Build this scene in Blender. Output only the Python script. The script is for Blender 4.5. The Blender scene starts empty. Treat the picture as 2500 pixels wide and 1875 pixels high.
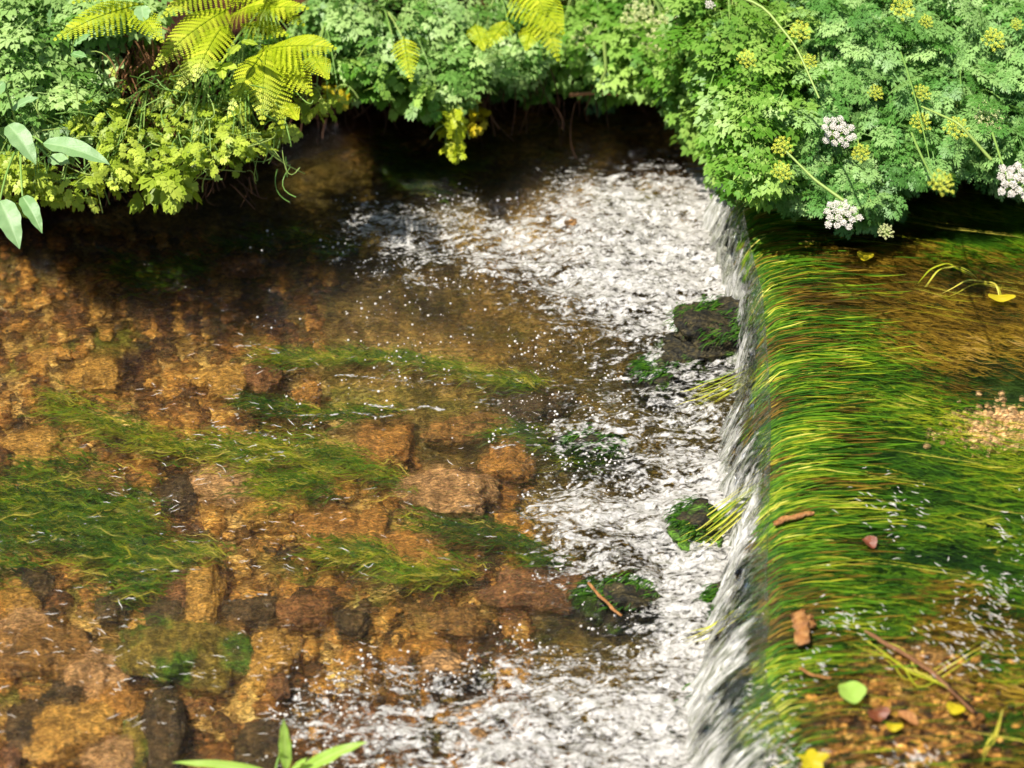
import bpy, bmesh, math, random
import numpy as np
from mathutils import Vector, noise as mnoise
R = math.radians
rng = np.random.default_rng(7)
random.seed(7)
S = bpy.context.scene
COL = S.collection

# ------------------------------------------------------------------ camera
PITCH = R(40); DIST = 4.0
CAM = np.array([0.0, -DIST*math.cos(PITCH), DIST*math.sin(PITCH)])
FWD = np.array([0.0, math.cos(PITCH), -math.sin(PITCH)])
UPV = np.array([0.0, math.sin(PITCH), math.cos(PITCH)])
RGT = np.array([1.0, 0, 0])
FPX = 5013.0
cd = bpy.data.cameras.new("camera"); cam = bpy.data.objects.new("camera", cd); COL.objects.link(cam)
cam.location = CAM; cam.rotation_euler = (R(50), 0, 0)
cd.sensor_width = 36; cd.lens = 36*FPX/2500; cd.clip_end = 200; cd.clip_start = 0.05
cd.dof.use_dof = True; cd.dof.focus_distance = 3.85; cd.dof.aperture_fstop = 2.2
S.camera = cam
# ------------------------------------------------------------------ light
SUN_EL, SUN_AZ = R(66), R(-112)          # azimuth measured from +Y towards +X
w = bpy.data.worlds.new("World"); S.world = w; w.use_nodes = True
nt = w.node_tree; sky = nt.nodes.new('ShaderNodeTexSky'); sky.sky_type = 'NISHITA'; sky.sun_disc = False
sky.sun_elevation = SUN_EL; sky.sun_rotation = SUN_AZ
bg = nt.nodes['Background']; bg.inputs[1].default_value = 0.07
nt.links.new(sky.outputs[0], bg.inputs[0])
sd = bpy.data.lights.new("sun", 'SUN'); sun = bpy.data.objects.new("sun", sd); COL.objects.link(sun)
sd.energy = 5.0; sd.angle = R(0.6); sd.color = (1, 0.95, 0.86)
ld = Vector((math.sin(SUN_AZ)*math.cos(SUN_EL), math.cos(SUN_AZ)*math.cos(SUN_EL), math.sin(SUN_EL)))
sun.rotation_euler = ld.to_track_quat('Z', 'Y').to_euler()
S.view_settings.view_transform = 'Standard'; S.view_settings.look = 'None'
S.view_settings.exposure = 0.60; S.view_settings.gamma = 1
S.cycles.max_bounces = 10; S.cycles.transparent_max_bounces = 16
S.cycles.sample_clamp_indirect = 3.0; S.cycles.use_denoising = True

# ------------------------------------------------------------------ maths helpers
def ray(u, v):
    u = np.asarray(u, float); v = np.asarray(v, float)
    return FWD + np.multiply.outer((u-1250)/FPX, RGT) + np.multiply.outer((937.5-v)/FPX, UPV)
def W(u, v, z=0.0):                     # the point of the level z seen at (u, v) of the photo
    d = ray(u, v); t = (z-CAM[2])/d[..., 2]
    return CAM + d*t[..., None]
def WD(u, v, dep): return CAM + ray(u, v)*np.asarray(dep)[..., None]
TAB = rng.random((8, 256, 256))
def vn(x, y, k=0):
    xi = np.floor(x).astype(int); yi = np.floor(y).astype(int)
    fx = x-xi; fy = y-yi; fx = fx*fx*(3-2*fx); fy = fy*fy*(3-2*fy); T = TAB[k % 8]
    a = T[xi & 255, yi & 255]; b = T[(xi+1) & 255, yi & 255]; c = T[xi & 255, (yi+1) & 255]; d = T[(xi+1) & 255, (yi+1) & 255]
    return (a*(1-fx)+b*fx)*(1-fy)+(c*(1-fx)+d*fx)*fy
def fbm(x, y, k=0, o=4):
    s = 0; a = .5; t = 0
    for i in range(o):
        s = s+a*vn(x*2**i+i*17.3, y*2**i+i*9.1, k+i); t += a; a *= .55
    return s/t
def sstep(a, b, x):
    t = np.clip((x-a)/(b-a), 0, 1); return t*t*(3-2*t)
def mesh(name, V, F, mat, parent=None, attrs=None, smooth=True):
    V = np.asarray(V, np.float32); Fs = F if isinstance(F, list) else [F]
    me = bpy.data.meshes.new(name); me.vertices.add(len(V)); me.vertices.foreach_set('co', V.ravel())
    tot = sum(f.size for f in Fs); n = sum(len(f) for f in Fs)
    me.loops.add(tot); me.polygons.add(n)
    me.loops.foreach_set('vertex_index', np.concatenate([f.ravel() for f in Fs]).astype(np.int32))
    sizes = np.concatenate([np.full(len(f), f.shape[1]) for f in Fs]).astype(np.int32)
    me.polygons.foreach_set('loop_start', np.concatenate([[0], np.cumsum(sizes)[:-1]]).astype(np.int32))
    me.polygons.foreach_set('loop_total', sizes)
    if smooth: me.polygons.foreach_set('use_smooth', np.ones(n, bool))
    me.update(calc_edges=True)
    for k, a in (attrs or {}).items():
        at = me.attributes.new(k, 'FLOAT', 'POINT'); at.data.foreach_set('value', np.asarray(a, np.float32).ravel())
    me.materials.append(mat)
    o = bpy.data.objects.new(name, me); COL.objects.link(o)
    if parent is not None: o.parent = parent; o.matrix_parent_inverse = parent.matrix_world.inverted()
    return o
def grid_faces(nu, nv):
    i = np.arange(nu*nv).reshape(nu, nv)
    return np.stack([i[:-1, :-1], i[1:, :-1], i[1:, 1:], i[:-1, 1:]], -1).reshape(-1, 4)
def tag(o, label, cat=None, group=None, kind=None):
    o['label'] = label
    if cat: o['category'] = cat
    if group: o['group'] = group
    if kind: o['kind'] = kind
    return o
def empty(name, loc, label, cat, group=None):
    o = bpy.data.objects.new(name, None); COL.objects.link(o); o.location = [float(a) for a in loc]; o.empty_display_size = .05
    bpy.context.view_layer.update() if False else None
    o.matrix_world.translation = o.location
    return tag(o, label, cat, group)
def child(o, parent):
    o.parent = parent; o.location = -Vector(parent.location) + o.location; return o
def part(name, V, F, mat, root, attrs=None, smooth=True):
    V = np.asarray(V)-np.array(root.location)
    o = mesh(name, V, F, mat, None, attrs, smooth); o.parent = root; return o
# geometry pieces collected as arrays
class Geo:
    def __init__(s): s.V = []; s.F = {}; s.A = []; s.n = 0
    def add(s, V, F, a=0.5):
        V = np.asarray(V, float); s.V.append(V)
        for f in (F if isinstance(F, list) else [F]): s.F.setdefault(f.shape[1], []).append(f+s.n)
        s.A.append(np.broadcast_to(np.asarray(a, float), (len(V),)).copy()); s.n += len(V)
    def out(s): return np.concatenate(s.V), [np.concatenate(f) for f in s.F.values()], np.concatenate(s.A)
    def part(s, name, mat, root, smooth=True):
        V, F, A = s.out(); return part(name, V, F, mat, root, {'tint': A}, smooth)
    def obj(s, name, mat, smooth=True):
        V, F, A = s.out(); return mesh(name, V, F, mat, None, {'tint': A}, smooth)
def tube(P, rad, n=5):
    P = np.asarray(P, float); m = len(P); rad = np.broadcast_to(np.asarray(rad, float), (m,))
    T = np.gradient(P, axis=0); T /= np.linalg.norm(T, axis=1)[:, None]+1e-9
    up = np.array([0.13, 0.31, 1.0]); A = np.cross(T, up); A /= np.linalg.norm(A, axis=1)[:, None]+1e-9; B = np.cross(T, A)
    th = np.arange(n)*2*math.pi/n
    V = P[:, None]+rad[:, None, None]*(A[:, None]*np.cos(th)[None, :, None]+B[:, None]*np.sin(th)[None, :, None])
    i = np.arange(m*n).reshape(m, n); j = np.roll(i, -1, 1)
    return V.reshape(-1, 3), np.stack([i[:-1], j[:-1], j[1:], i[1:]], -1).reshape(-1, 4)
def bez(a, b, c, n=8):
    t = np.linspace(0, 1, n)[:, None]; a, b, c = map(np.asarray, (a, b, c)); return a*(1-t)**2+2*b*t*(1-t)+c*t*t

# ------------------------------------------------------------------ materials
class NT:
    def __init__(s, name):
        s.m = bpy.data.materials.new(name); s.m.use_nodes = True; s.t = s.m.node_tree; s.t.nodes.clear()
        s.o = s.n('OutputMaterial')
    def n(s, typ, **kw):
        nd = s.t.nodes.new('ShaderNode'+typ)
        for k, v in kw.items():
            if k.startswith('i_'): s.set(nd, k[2:], v)
            else: setattr(nd, k, v)
        return nd
    def set(s, nd, key, v):
        key = int(key) if key.isdigit() else key
        if hasattr(v, 'is_output') or isinstance(v, bpy.types.NodeSocket): s.t.links.new(v, nd.inputs[key])
        else:
            if isinstance(v, (tuple, list)) and len(v) == 3 and nd.inputs[key].type == 'RGBA': v = (*v, 1)
            nd.inputs[key].default_value = v
    def inp(s, nd, **kw):
        for k, v in kw.items(): s.set(nd, k.replace('_', ' '), v)
    def ramp(s, fac, stops, interp='LINEAR'):
        r = s.n('ValToRGB'); r.color_ramp.interpolation = interp; e = r.color_ramp.elements
        while len(e) < len(stops): e.new(0.5)
        for x, (p, c) in zip(e, stops): x.position = p; x.color = (*c, 1) if len(c) == 3 else c
        s.t.links.new(fac, r.inputs[0]); return r.outputs[0]
    def attr(s, name): a = s.n('Attribute'); a.attribute_name = name; return a.outputs['Fac']
    def geo(s): return s.n('NewGeometry').outputs['Position']
    def mapping(s, vec, scale=(1, 1, 1), rot=(0, 0, 0)):
        m = s.n('Mapping'); s.t.links.new(vec, m.inputs[0]); m.inputs['Scale'].default_value = scale; m.inputs['Rotation'].default_value = rot; return m.outputs[0]
    def noise(s, vec, scale, detail=4, dist=0.0, rough=.55, out=0):
        m = s.n('TexNoise'); s.t.links.new(vec, m.inputs['Vector'])
        m.inputs['Scale'].default_value = scale; m.inputs['Detail'].default_value = detail; m.inputs['Distortion'].default_value = dist; m.inputs['Roughness'].default_value = rough
        return m.outputs[out]
    def vor(s, vec, scale, feature='F1', out='Distance', rnd=1.0):
        m = s.n('TexVoronoi'); m.feature = feature; s.t.links.new(vec, m.inputs['Vector']); m.inputs['Scale'].default_value = scale; m.inputs['Randomness'].default_value = rnd
        return m.outputs[out]
    def math(s, op, a, b=None, clamp=False):
        m = s.n('Math'); m.operation = op; m.use_clamp = clamp
        for i, x in enumerate((a, b)):
            if x is not None: s.set(m, str(i), x)
        return m.outputs[0]
    def mixc(s, fac, a, b, mode='MIX'):
        m = s.n('Mix'); m.data_type = 'RGBA'; m.blend_type = mode
        for k, x in ((0, fac), (6, a), (7, b)): s.set(m, str(k), x)
        return m.outputs[2]
    def mixs(s, fac, a, b):
        m = s.n('MixShader'); s.set(m, '0', fac); s.set(m, '1', a); s.set(m, '2', b); return m.outputs[0]
    def bump(s, h, strength=.5, dist=.01):
        b = s.n('Bump'); b.inputs['Strength'].default_value = strength; b.inputs['Distance'].default_value = dist; s.t.links.new(h, b.inputs['Height']); return b.outputs[0]
    def bsdf(s, col, rough=.5, normal=None, spec=.5, **kw):
        p = s.n('BsdfPrincipled'); s.set(p, 'Base Color', col); s.set(p, 'Roughness', rough); s.set(p, 'Specular IOR Level', spec)
        if normal is not None: s.set(p, 'Normal', normal)
        return p.outputs[0]
    def done(s, sh): s.t.links.new(sh, s.o.inputs[0]); return s.m

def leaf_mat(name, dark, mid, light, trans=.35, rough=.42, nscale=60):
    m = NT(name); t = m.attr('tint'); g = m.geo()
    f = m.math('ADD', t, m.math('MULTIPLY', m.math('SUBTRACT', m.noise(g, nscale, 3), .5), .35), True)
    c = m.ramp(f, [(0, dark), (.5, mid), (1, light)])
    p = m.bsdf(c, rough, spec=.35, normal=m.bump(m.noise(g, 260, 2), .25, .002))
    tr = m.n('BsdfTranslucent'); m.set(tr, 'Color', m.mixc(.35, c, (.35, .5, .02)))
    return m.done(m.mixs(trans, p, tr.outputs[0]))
def plain(name, stops, rough=.7, nscale=30, bump=.4, spec=.3, bs=None, stretch=(1, 1, 1)):
    m = NT(name); g = m.mapping(m.geo(), stretch)
    f = m.math('ADD', m.math('MULTIPLY', m.noise(g, nscale, 5), .7), m.math('MULTIPLY', m.attr('tint'), .3))
    c = m.ramp(f, stops)
    return m.done(m.bsdf(c, rough, m.bump(m.noise(g, bs or nscale*3, 5), bump, .006), spec))
MAT = {}
MAT['mint'] = leaf_mat('mint_leaf', (.015, .07, .01), (.16, .34, .06), (.50, .68, .24))
MAT['fine'] = leaf_mat('fine_leaf', (.012, .06, .006), (.13, .33, .06), (.46, .68, .24))
MAT['broad'] = leaf_mat('lobed_leaf', (.01, .06, .004), (.12, .30, .025), (.42, .62, .13))
MAT['herb'] = leaf_mat('herb_leaf', (.035, .08, .006), (.34, .46, .03), (.72, .82, .13), .4)
MAT['fern'] = leaf_mat('fern_leaf', (.16, .26, .01), (.46, .56, .015), (.74, .78, .05), .42)
MAT['yellow'] = leaf_mat('yellow_leaf', (.30, .22, .01), (.62, .48, .01), (.75, .66, .06), .4)
MAT['lance'] = leaf_mat('lance_leaf', (.05, .16, .03), (.20, .38, .13), (.42, .60, .30), .3)
MAT['sprout'] = leaf_mat('sprout_leaf', (.20, .40, .03), (.42, .66, .10), (.60, .80, .22), .45)
MAT['stem'] = leaf_mat('green_stem', (.12, .24, .04), (.22, .38, .08), (.4, .5, .12), .1)
MAT['drystem'] = plain('dry_stem', [(.2, (.10, .035, .015)), (.6, (.26, .12, .05)), (.9, (.42, .26, .12))], .8, 40)
MAT['soil'] = plain('bank_soil', [(.25, (.012, .007, .004)), (.5, (.05, .022, .012)), (.62, (.11, .045, .02)), (.75, (.05, .07, .012)), (.9, (.16, .12, .03))], .95, 14, .9, .1)
m = NT('bank_ground'); g = m.geo()
c1 = m.ramp(m.noise(g, 14, 5), [(.25, (.012, .007, .004)), (.5, (.045, .02, .012)), (.62, (.11, .045, .02)), (.78, (.06, .06, .012))])
sz = m.n('SeparateXYZ'); m.set(sz, '0', g); k = m.math('MULTIPLY', m.math('SUBTRACT', m.math('ADD', sz.outputs[2], m.math('MULTIPLY', m.noise(g, 6, 4), .3)), .9), 3.0, True)
c2 = m.ramp(m.noise(g, 5, 6), [(.3, (.006, .014, .004)), (.55, (.02, .045, .01)), (.75, (.06, .10, .02))])
MAT['bank'] = m.done(m.bsdf(m.mixc(k, c1, c2), .95, m.bump(m.noise(g, 60, 5), .9, .02), .1))
MAT['white'] = plain('white_petal', [(.2, (.60, .54, .46)), (.8, (.84, .79, .71))], .6, 200, .2)
MAT['umbely'] = plain('yellow_bud', [(.2, (.60, .66, .04)), (.8, (.88, .90, .14))], .6, 120, .2)
MAT['pale'] = plain('pale_bud', [(.2, (.62, .66, .22)), (.8, (.85, .85, .48))], .6, 120, .2)
MAT['bark'] = plain('wet_bark', [(.2, (.12, .04, .012)), (.5, (.36, .15, .04)), (.85, (.6, .32, .10))], .5, 60, .8, .5, stretch=(3, .6, 1))
MAT['deadleaf'] = plain('dead_leaf', [(.2, (.09, .02, .012)), (.8, (.25, .08, .03))], .4, 60, .4, .5)

def caustic_mottle(m, g, sc=55):  # paints caustic squiggles, bright highlights and dark crevices into bed and stone colour
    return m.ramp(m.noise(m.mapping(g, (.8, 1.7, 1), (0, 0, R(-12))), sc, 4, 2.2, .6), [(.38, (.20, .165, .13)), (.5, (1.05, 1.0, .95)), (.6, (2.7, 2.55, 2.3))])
def bed_mat():
    m = NT('stream_bed'); g = m.geo()
    dn = m.n('VectorMath', operation='MULTIPLY_ADD'); nz = m.noise(g, 16, 4, 0, .6, 1)
    m.set(dn, '0', nz); m.set(dn, '1', (.05, .03, 0)); m.set(dn, '2', g); gd = dn.outputs[0]
    big = m.vor(gd, 11, out='Color'); small = m.vor(gd, 42, out='Color')
    sx = m.n('SeparateColor'); m.set(sx, '0', big); sy = m.n('SeparateColor'); m.set(sy, '0', small)
    f = m.math('ADD', m.math('MULTIPLY', sx.outputs[0], .45), m.math('MULTIPLY', sy.outputs[1], .35))
    f = m.math('ADD', f, m.math('MULTIPLY', m.noise(g, 60, 5), .3))
    c = m.ramp(f, [(.15, (.035, .022, .012)), (.35, (.15, .085, .03)), (.5, (.31, .20, .075)), (.66, (.47, .32, .12)), (.8, (.60, .44, .17)), (.95, (.72, .58, .32))])
    big2 = m.ramp(m.noise(g, 3.0, 3), [(.35, (.42, .30, .22)), (.62, (1, 1, 1))])
    c = m.mixc(.8, c, big2, 'MULTIPLY')
    gr = m.ramp(m.noise(m.mapping(g, (.7, 1.5, 1)), 5.0, 5), [(.54, (0, 0, 0)), (.64, (1, 1, 1))])
    c = m.mixc(m.math('MULTIPLY', gr, .7), c, (.06, .11, .008))
    h = m.math('ADD', m.vor(gd, 42), m.math('MULTIPLY', m.noise(g, 90, 4), .6))
    al = m.attr('algae_shade'); al = m.math('MULTIPLY', m.math('SUBTRACT', m.math('ADD', al, m.math('MULTIPLY', m.noise(g, 14, 4), .5)), .45), 2.2, True)
    c = m.mixc(m.math('MULTIPLY', al, .9), c, m.ramp(m.noise(g, 22, 4), [(.35, (.012, .012, .005)), (.52, (.05, .045, .010)), (.7, (.12, .08, .02))]))
    c = m.mixc(1.0, c, caustic_mottle(m, g), 'MULTIPLY')
    return m.done(m.bsdf(c, .8, m.bump(h, .8, .012), .2))
MAT['bed'] = bed_mat()
def stone_mat(name, stops, moss=0.0):
    m = NT(name); g = m.geo(); t = m.attr('tint')
    f = m.math('ADD', m.math('MULTIPLY', m.noise(m.mapping(g, (1, 1.7, 1)), 38, 6, 1.2), .8), m.math('MULTIPLY', m.math('SUBTRACT', t, .5), .5))
    c = m.ramp(f, stops)
    if moss: c = m.mixc(m.ramp(m.noise(g, 12, 5), [(.62-moss*.3, (0, 0, 0)), (.7-moss*.3, (1, 1, 1))]), c, (.05, .12, .008))
    c = m.mixc(.85, c, caustic_mottle(m, g, 62), 'MULTIPLY')
    return m.done(m.bsdf(c, .7, m.bump(m.noise(g, 110, 6), .8, .008), .3))
ST = {
 'ochre': stone_mat('ochre_stone', [(.25, (.16, .085, .025)), (.5, (.46, .28, .08)), (.7, (.74, .55, .20))]),
 'brown': stone_mat('brown_stone', [(.25, (.07, .04, .015)), (.5, (.27, .15, .055)), (.72, (.46, .30, .13))]),
 'orange': stone_mat('orange_stone', [(.25, (.14, .065, .02)), (.5, (.38, .20, .06)), (.75, (.58, .36, .13))]),
 'dark': stone_mat('dark_stone', [(.25, (.012, .010, .006)), (.5, (.09, .06, .035)), (.68, (.30, .21, .11))]),
 'red': stone_mat('red_stone', [(.25, (.06, .028, .015)), (.5, (.22, .11, .055)), (.75, (.40, .25, .14))]),
 'olive': stone_mat('olive_stone', [(.25, (.06, .05, .012)), (.5, (.22, .17, .04)), (.75, (.40, .32, .10))], .4),
 'pink': stone_mat('pink_stone', [(.25, (.18, .10, .06)), (.5, (.44, .28, .16)), (.75, (.66, .48, .33))]),
 'moss': stone_mat('mossy_stone', [(.25, (.006, .006, .003)), (.5, (.04, .032, .012)), (.72, (.22, .17, .09))], .35),
 'gravel': stone_mat('gravel_mix', [(.2, (.03, .018, .01)), (.4, (.18, .08, .025)), (.6, (.45, .24, .06)), (.8, (.75, .55, .22))]),
}
def weed_mat(name, stops):
    m = NT(name); f = m.math('ADD', m.attr('tint'), m.math('MULTIPLY', m.math('SUBTRACT', m.noise(m.geo(), 50, 3), .5), .3), True)
    c = m.ramp(f, stops); p = m.bsdf(c, .5, spec=.3)
    tr = m.n('BsdfTranslucent'); m.set(tr, 'Color', c)
    return m.done(m.mixs(.3, p, tr.outputs[0]))
MAT['weed'] = weed_mat('water_weed', [(0, (.006, .035, .002)), (.3, (.036, .12, .004)), (.55, (.12, .27, .008)), (.78, (.42, .44, .02)), (1, (.78, .70, .14))])
MAT['weedb'] = weed_mat('brown_weed', [(0, (.05, .03, .005)), (.4, (.22, .13, .012)), (.7, (.42, .28, .03)), (1, (.68, .45, .16))])

def ripple_height(m, g, fine=1.0):
    a = m.noise(m.mapping(g, (1.0, 2.0, 1), (0, 0, R(8))), 22, 3, .8)
    b = m.noise(m.mapping(g, (1.0, 1.7, 1), (0, 0, R(-10))), 85, 3, 1.6)
    return m.math('ADD', m.math('MULTIPLY', a, .5), m.math('MULTIPLY', b, .42*fine))
MAT['root'] = plain('dark_root', [(.2, (.03, .012, .006)), (.6, (.09, .04, .018)), (.9, (.2, .11, .05))], .8, 40)
def water_mat(name, tint, strength=.6, mixr=.45):
    m = NT(name); g = m.geo(); nrm = m.bump(ripple_height(m, g), strength, .02)
    nr2 = m.bump(m.noise(m.mapping(g, (1.0, 1.9, 1), (0, 0, R(-10))), 38, 1.5, 1.4), .7, .014)
    t = m.n('BsdfTransparent'); m.set(t, 'Color', tint)
    r = m.n('BsdfRefraction'); m.set(r, 'Color', tint); m.set(r, 'IOR', 1.22); m.set(r, 'Roughness', 0.0); m.set(r, 'Normal', nr2)
    gl = m.n('BsdfGlossy'); m.set(gl, 'Color', (1, 1, 1)); m.set(gl, 'Roughness', .06); m.set(gl, 'Normal', nrm)
    fr = m.n('Fresnel'); m.set(fr, 'IOR', 1.33); m.set(fr, 'Normal', nrm)
    body = m.mixs(mixr, t.outputs[0], r.outputs[0])
    return m.done(m.mixs(fr.outputs[0], body, gl.outputs[0]))
MAT['water'] = water_mat('stream_water', (.98, .94, .77), .8, .34)
MAT['waterup'] = water_mat('upper_water', (.97, .96, .84), .22, .3)
def foam_mat():
    m = NT('foam'); g = m.geo(); d = m.attr('dens')
    g2 = m.mapping(g, (.9, 1.3, 1), (0, 0, R(-14)))
    n1 = m.noise(g2, 27, 6, 2.6, .62); n2 = m.vor(g2, 130)
    n3 = m.noise(g2, 62, 4, 1.8)
    f = m.math('ADD', m.math('MULTIPLY', n1, .58), m.math('MULTIPLY', n3, .30)); f = m.math('ADD', f, m.math('MULTIPLY', n2, .18))
    f = m.math('ADD', m.math('MULTIPLY', m.math('SUBTRACT', f, .50), 2.8), m.math('MULTIPLY', m.math('SUBTRACT', m.noise(m.mapping(g, (1, 2.2, 1), (0, 0, R(-14))), 14, 3, 2.2), .5), 2.0))
    a = m.math('MULTIPLY', m.math('SUBTRACT', m.math('MULTIPLY', m.math('SUBTRACT', d, .53), 1.25), f), 1.9, True)
    h = m.math('ADD', m.noise(g2, 80, 4, 1), m.math('MULTIPLY', m.vor(g2, 150), .5))
    c = m.ramp(m.noise(g2, 52, 5, 1.8), [(.33, (.19, .18, .14)), (.44, (.36, .345, .31)), (.60, (.52, .495, .465))])
    p = m.bsdf(c, .3, m.bump(h, .55, .005), .5)
    t = m.n('BsdfTransparent')
    return m.done(m.mixs(m.math('MULTIPLY', a, .97), t.outputs[0], p))
MAT['foam'] = foam_mat()
def fall_mat():
    m = NT('falling_water'); d = m.attr('dens'); s = m.attr('along'); q = m.attr('across')
    v = m.n('CombineXYZ'); m.set(v, '0', m.math('MULTIPLY', s, 1.6)); m.set(v, '1', m.math('MULTIPLY', q, 62.0)); v = v.outputs[0]
    n1 = m.noise(v, 1.0, 5, 1.6, .6)
    n2 = m.noise(v, 3.1, 4, 1.0)
    f = m.math('ADD', m.math('MULTIPLY', n1, .6), m.math('MULTIPLY', n2, .4))
    a = m.math('MULTIPLY', m.math('SUBTRACT', m.math('MULTIPLY', m.math('SUBTRACT', d, .5), 1.0), m.math('MULTIPLY', m.math('SUBTRACT', f, .5), 2.4)), 3.2, True)
    nrm = m.bump(n2, .8, .012)
    c = m.ramp(n2, [(.36, (.13, .14, .08)), (.48, (.48, .47, .41)), (.58, (.74, .72, .67))])
    p = m.bsdf(c, .25, nrm, .5)
    t = m.n('BsdfTransparent'); m.set(t, 'Color', (.93, .95, .88)); gl = m.n('BsdfGlossy'); m.set(gl, 'Roughness', .08); m.set(gl, 'Normal', nrm)
    fr = m.n('Fresnel'); m.set(fr, 'IOR', 1.33); m.set(fr, 'Normal', nrm)
    wat = m.mixs(fr.outputs[0], t.outputs[0], gl.outputs[0])
    return m.done(m.mixs(m.math('MULTIPLY', a, .88), wat, p))
MAT['fall'] = fall_mat()
def bubble_glint_mat():
    m = NT('bubble'); return m.done(m.bsdf((.66, .62, .56), .15, spec=.6))  # shared by the bubbles, froth flecks and painted glints
MAT['bubble'] = bubble_glint_mat()
MAT['weir'] = plain('weir_face', [(.25, (.006, .008, .003)), (.5, (.03, .045, .008)), (.65, (.07, .12, .01)), (.85, (.16, .10, .03))], .6, 22, .9, .4)
MAT['upbed'] = plain('upper_bed', [(.3, (.008, .03, .003)), (.5, (.04, .09, .006)), (.62, (.16, .12, .02)), (.85, (.40, .22, .06))], .8, 9, .8, .3, 90)

# ------------------------------------------------------------------ plan of the stream
H = 0.15
crest_px = np.array([(1835, 330), (1835, 430), (1815, 520), (1835, 620), (1862, 720), (1872, 850), (1882, 1000), (1880, 1150), (1876, 1300), (1872, 1420), (1880, 1520), (1866, 1620), (1880, 1700), (1925, 1800), (1955, 1900)])
foot_px = np.array([(1745, 400), (1700, 520), (1735, 620), (1792, 720), (1790, 850), (1800, 950), (1765, 1030), (1740, 1150), (1785, 1260), (1800, 1340), (1760, 1420), (1740, 1520), (1700, 1620), (1680, 1720), (1700, 1900)])
CW = W(crest_px[:, 0], crest_px[:, 1], .125); FW = W(foot_px[:, 0], foot_px[:, 1], 0)
def curve_x(P, y):
    o = np.argsort(P[:, 1]); ys = P[o, 1]; xs = P[o, 0]
    d = .02; return (np.interp(y-d, ys, xs)+np.interp(y, ys, xs)+np.interp(y+d, ys, xs))/3
def xc(y): return curve_x(CW, y)
def xf(y): return np.minimum(curve_x(FW, y)-.02*sstep(.2, -.6, y)+.03*(fbm(np.asarray(y)*9.0, np.asarray(y)*0+3.3, 4, 3)-.5), xc(y)-.05)
def surf(x, y):                          # water surface height
    c = xc(y); f = xf(y); s = (x-c)/(c-f)
    q = np.clip((x-c)/.11, 0, 1)
    up = .125+(H-.125)*(1-(1-q)**2) + .006*(fbm(x*9, y*14, 2, 2)-.5)*q
    t = np.clip(-s, 0, 1); fall = .125*(1-.4*t-.6*t*t)
    z = np.where(x > c, up, fall)
    return z
# foam plan: rows from far to near, columns every 100 px of the photo (0 = clear water, 9 = solid froth)
FOAM = """
0000000000000000000000000
0000000000000000000000000
0000000000000011111000000
0000000000000011222000000
0000000000001466777700000
0001012168768899999800000
0000011126577899999900000
0000011112222688999800000
0000001112222345775600000
0000000322233345654500000
0000000111122776666800000
0000000000000237777800000
0000000000022789999900000
0000000000012677999900000
0000000000002235898900000
0000000000011123969900000
0000001345556777888990000
0000013667778888899899000
0000002467778988889998700
0000001356788988889998700
"""
FOAM = np.array([[int(c) for c in r] for r in FOAM.split()], float)/9
ALGAE_SHADE = """
0000000000000000000000000
0000000000000000000000000
0000000000000000000000000
0003568888777650000000000
0004668899854434444444444
7765445785443346666666666
6533687766655566677777777
3332576655555556777777777
2221122233345666777777777
1111111244666666677777777
1121111223667777777777777
1111111122245567777777777
1111111223355557777777777
2111111122245666777777777
1112111113335577777777777
1111122112245566677777777
0111122223345556667777777
0111233223445556667777777
1112333334445556667777777
"""
ALGAE_SHADE = np.array([[int(c) for c in r] for r in ALGAE_SHADE.split()], float)/9  # dark algae, plus shade under the far bank painted into the bed
def plan_at(G, x, y, wob=120):
    d = np.stack([x, y, np.zeros_like(x)], -1)-CAM
    dep = d@FWD; u = 1250+FPX*(d@RGT)/dep+(fbm(x*9, y*9, 1, 3)-.5)*wob; v = 937.5-FPX*(d@UPV)/dep+(fbm(x*9+40, y*9, 3, 3)-.5)*wob*.7
    cx = np.clip(u/100-.5, 0, 23.999); cy = np.clip(v/100-.5, 0, 17.999); i = cx.astype(int); j = cy.astype(int); fx = cx-i; fy = cy-j
    return (G[j, i]*(1-fx)+G[j, i+1]*fx)*(1-fy)+(G[j+1, i]*(1-fx)+G[j+1, i+1]*fx)*fy
def dens_at(x, y):
    d = np.stack([x, y, np.zeros_like(x)], -1)-CAM
    dep = d@FWD; u = 1250+FPX*(d@RGT)/dep; v = 937.5-FPX*(d@UPV)/dep
    wx = (fbm(x*9, y*9, 1, 3)-.5)*150; wy = (fbm(x*9+40, y*9, 3, 3)-.5)*110
    u2 = u+wx; v2 = v+wy
    cx = np.clip(u2/100-.5, 0, 23.999); cy = np.clip(v2/100-.5, 0, 18.999); i = cx.astype(int); j = cy.astype(int); fx = cx-i; fy = cy-j
    return (FOAM[j, i]*(1-fx)+FOAM[j, i+1]*fx)*(1-fy)+(FOAM[j+1, i]*(1-fx)+FOAM[j+1, i+1]*fx)*fy

def bank_y(x):                            # waterline of the far bank
    P = W(np.array([-900, -300, 0, 250, 500, 700, 1000, 1300, 1700, 2100, 2500, 3200]), np.array([760, 640, 575, 500, 405, 330, 270, 235, 230, 215, 205, 200]))
    return np.interp(x, P[:, 0], P[:, 1])

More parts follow.
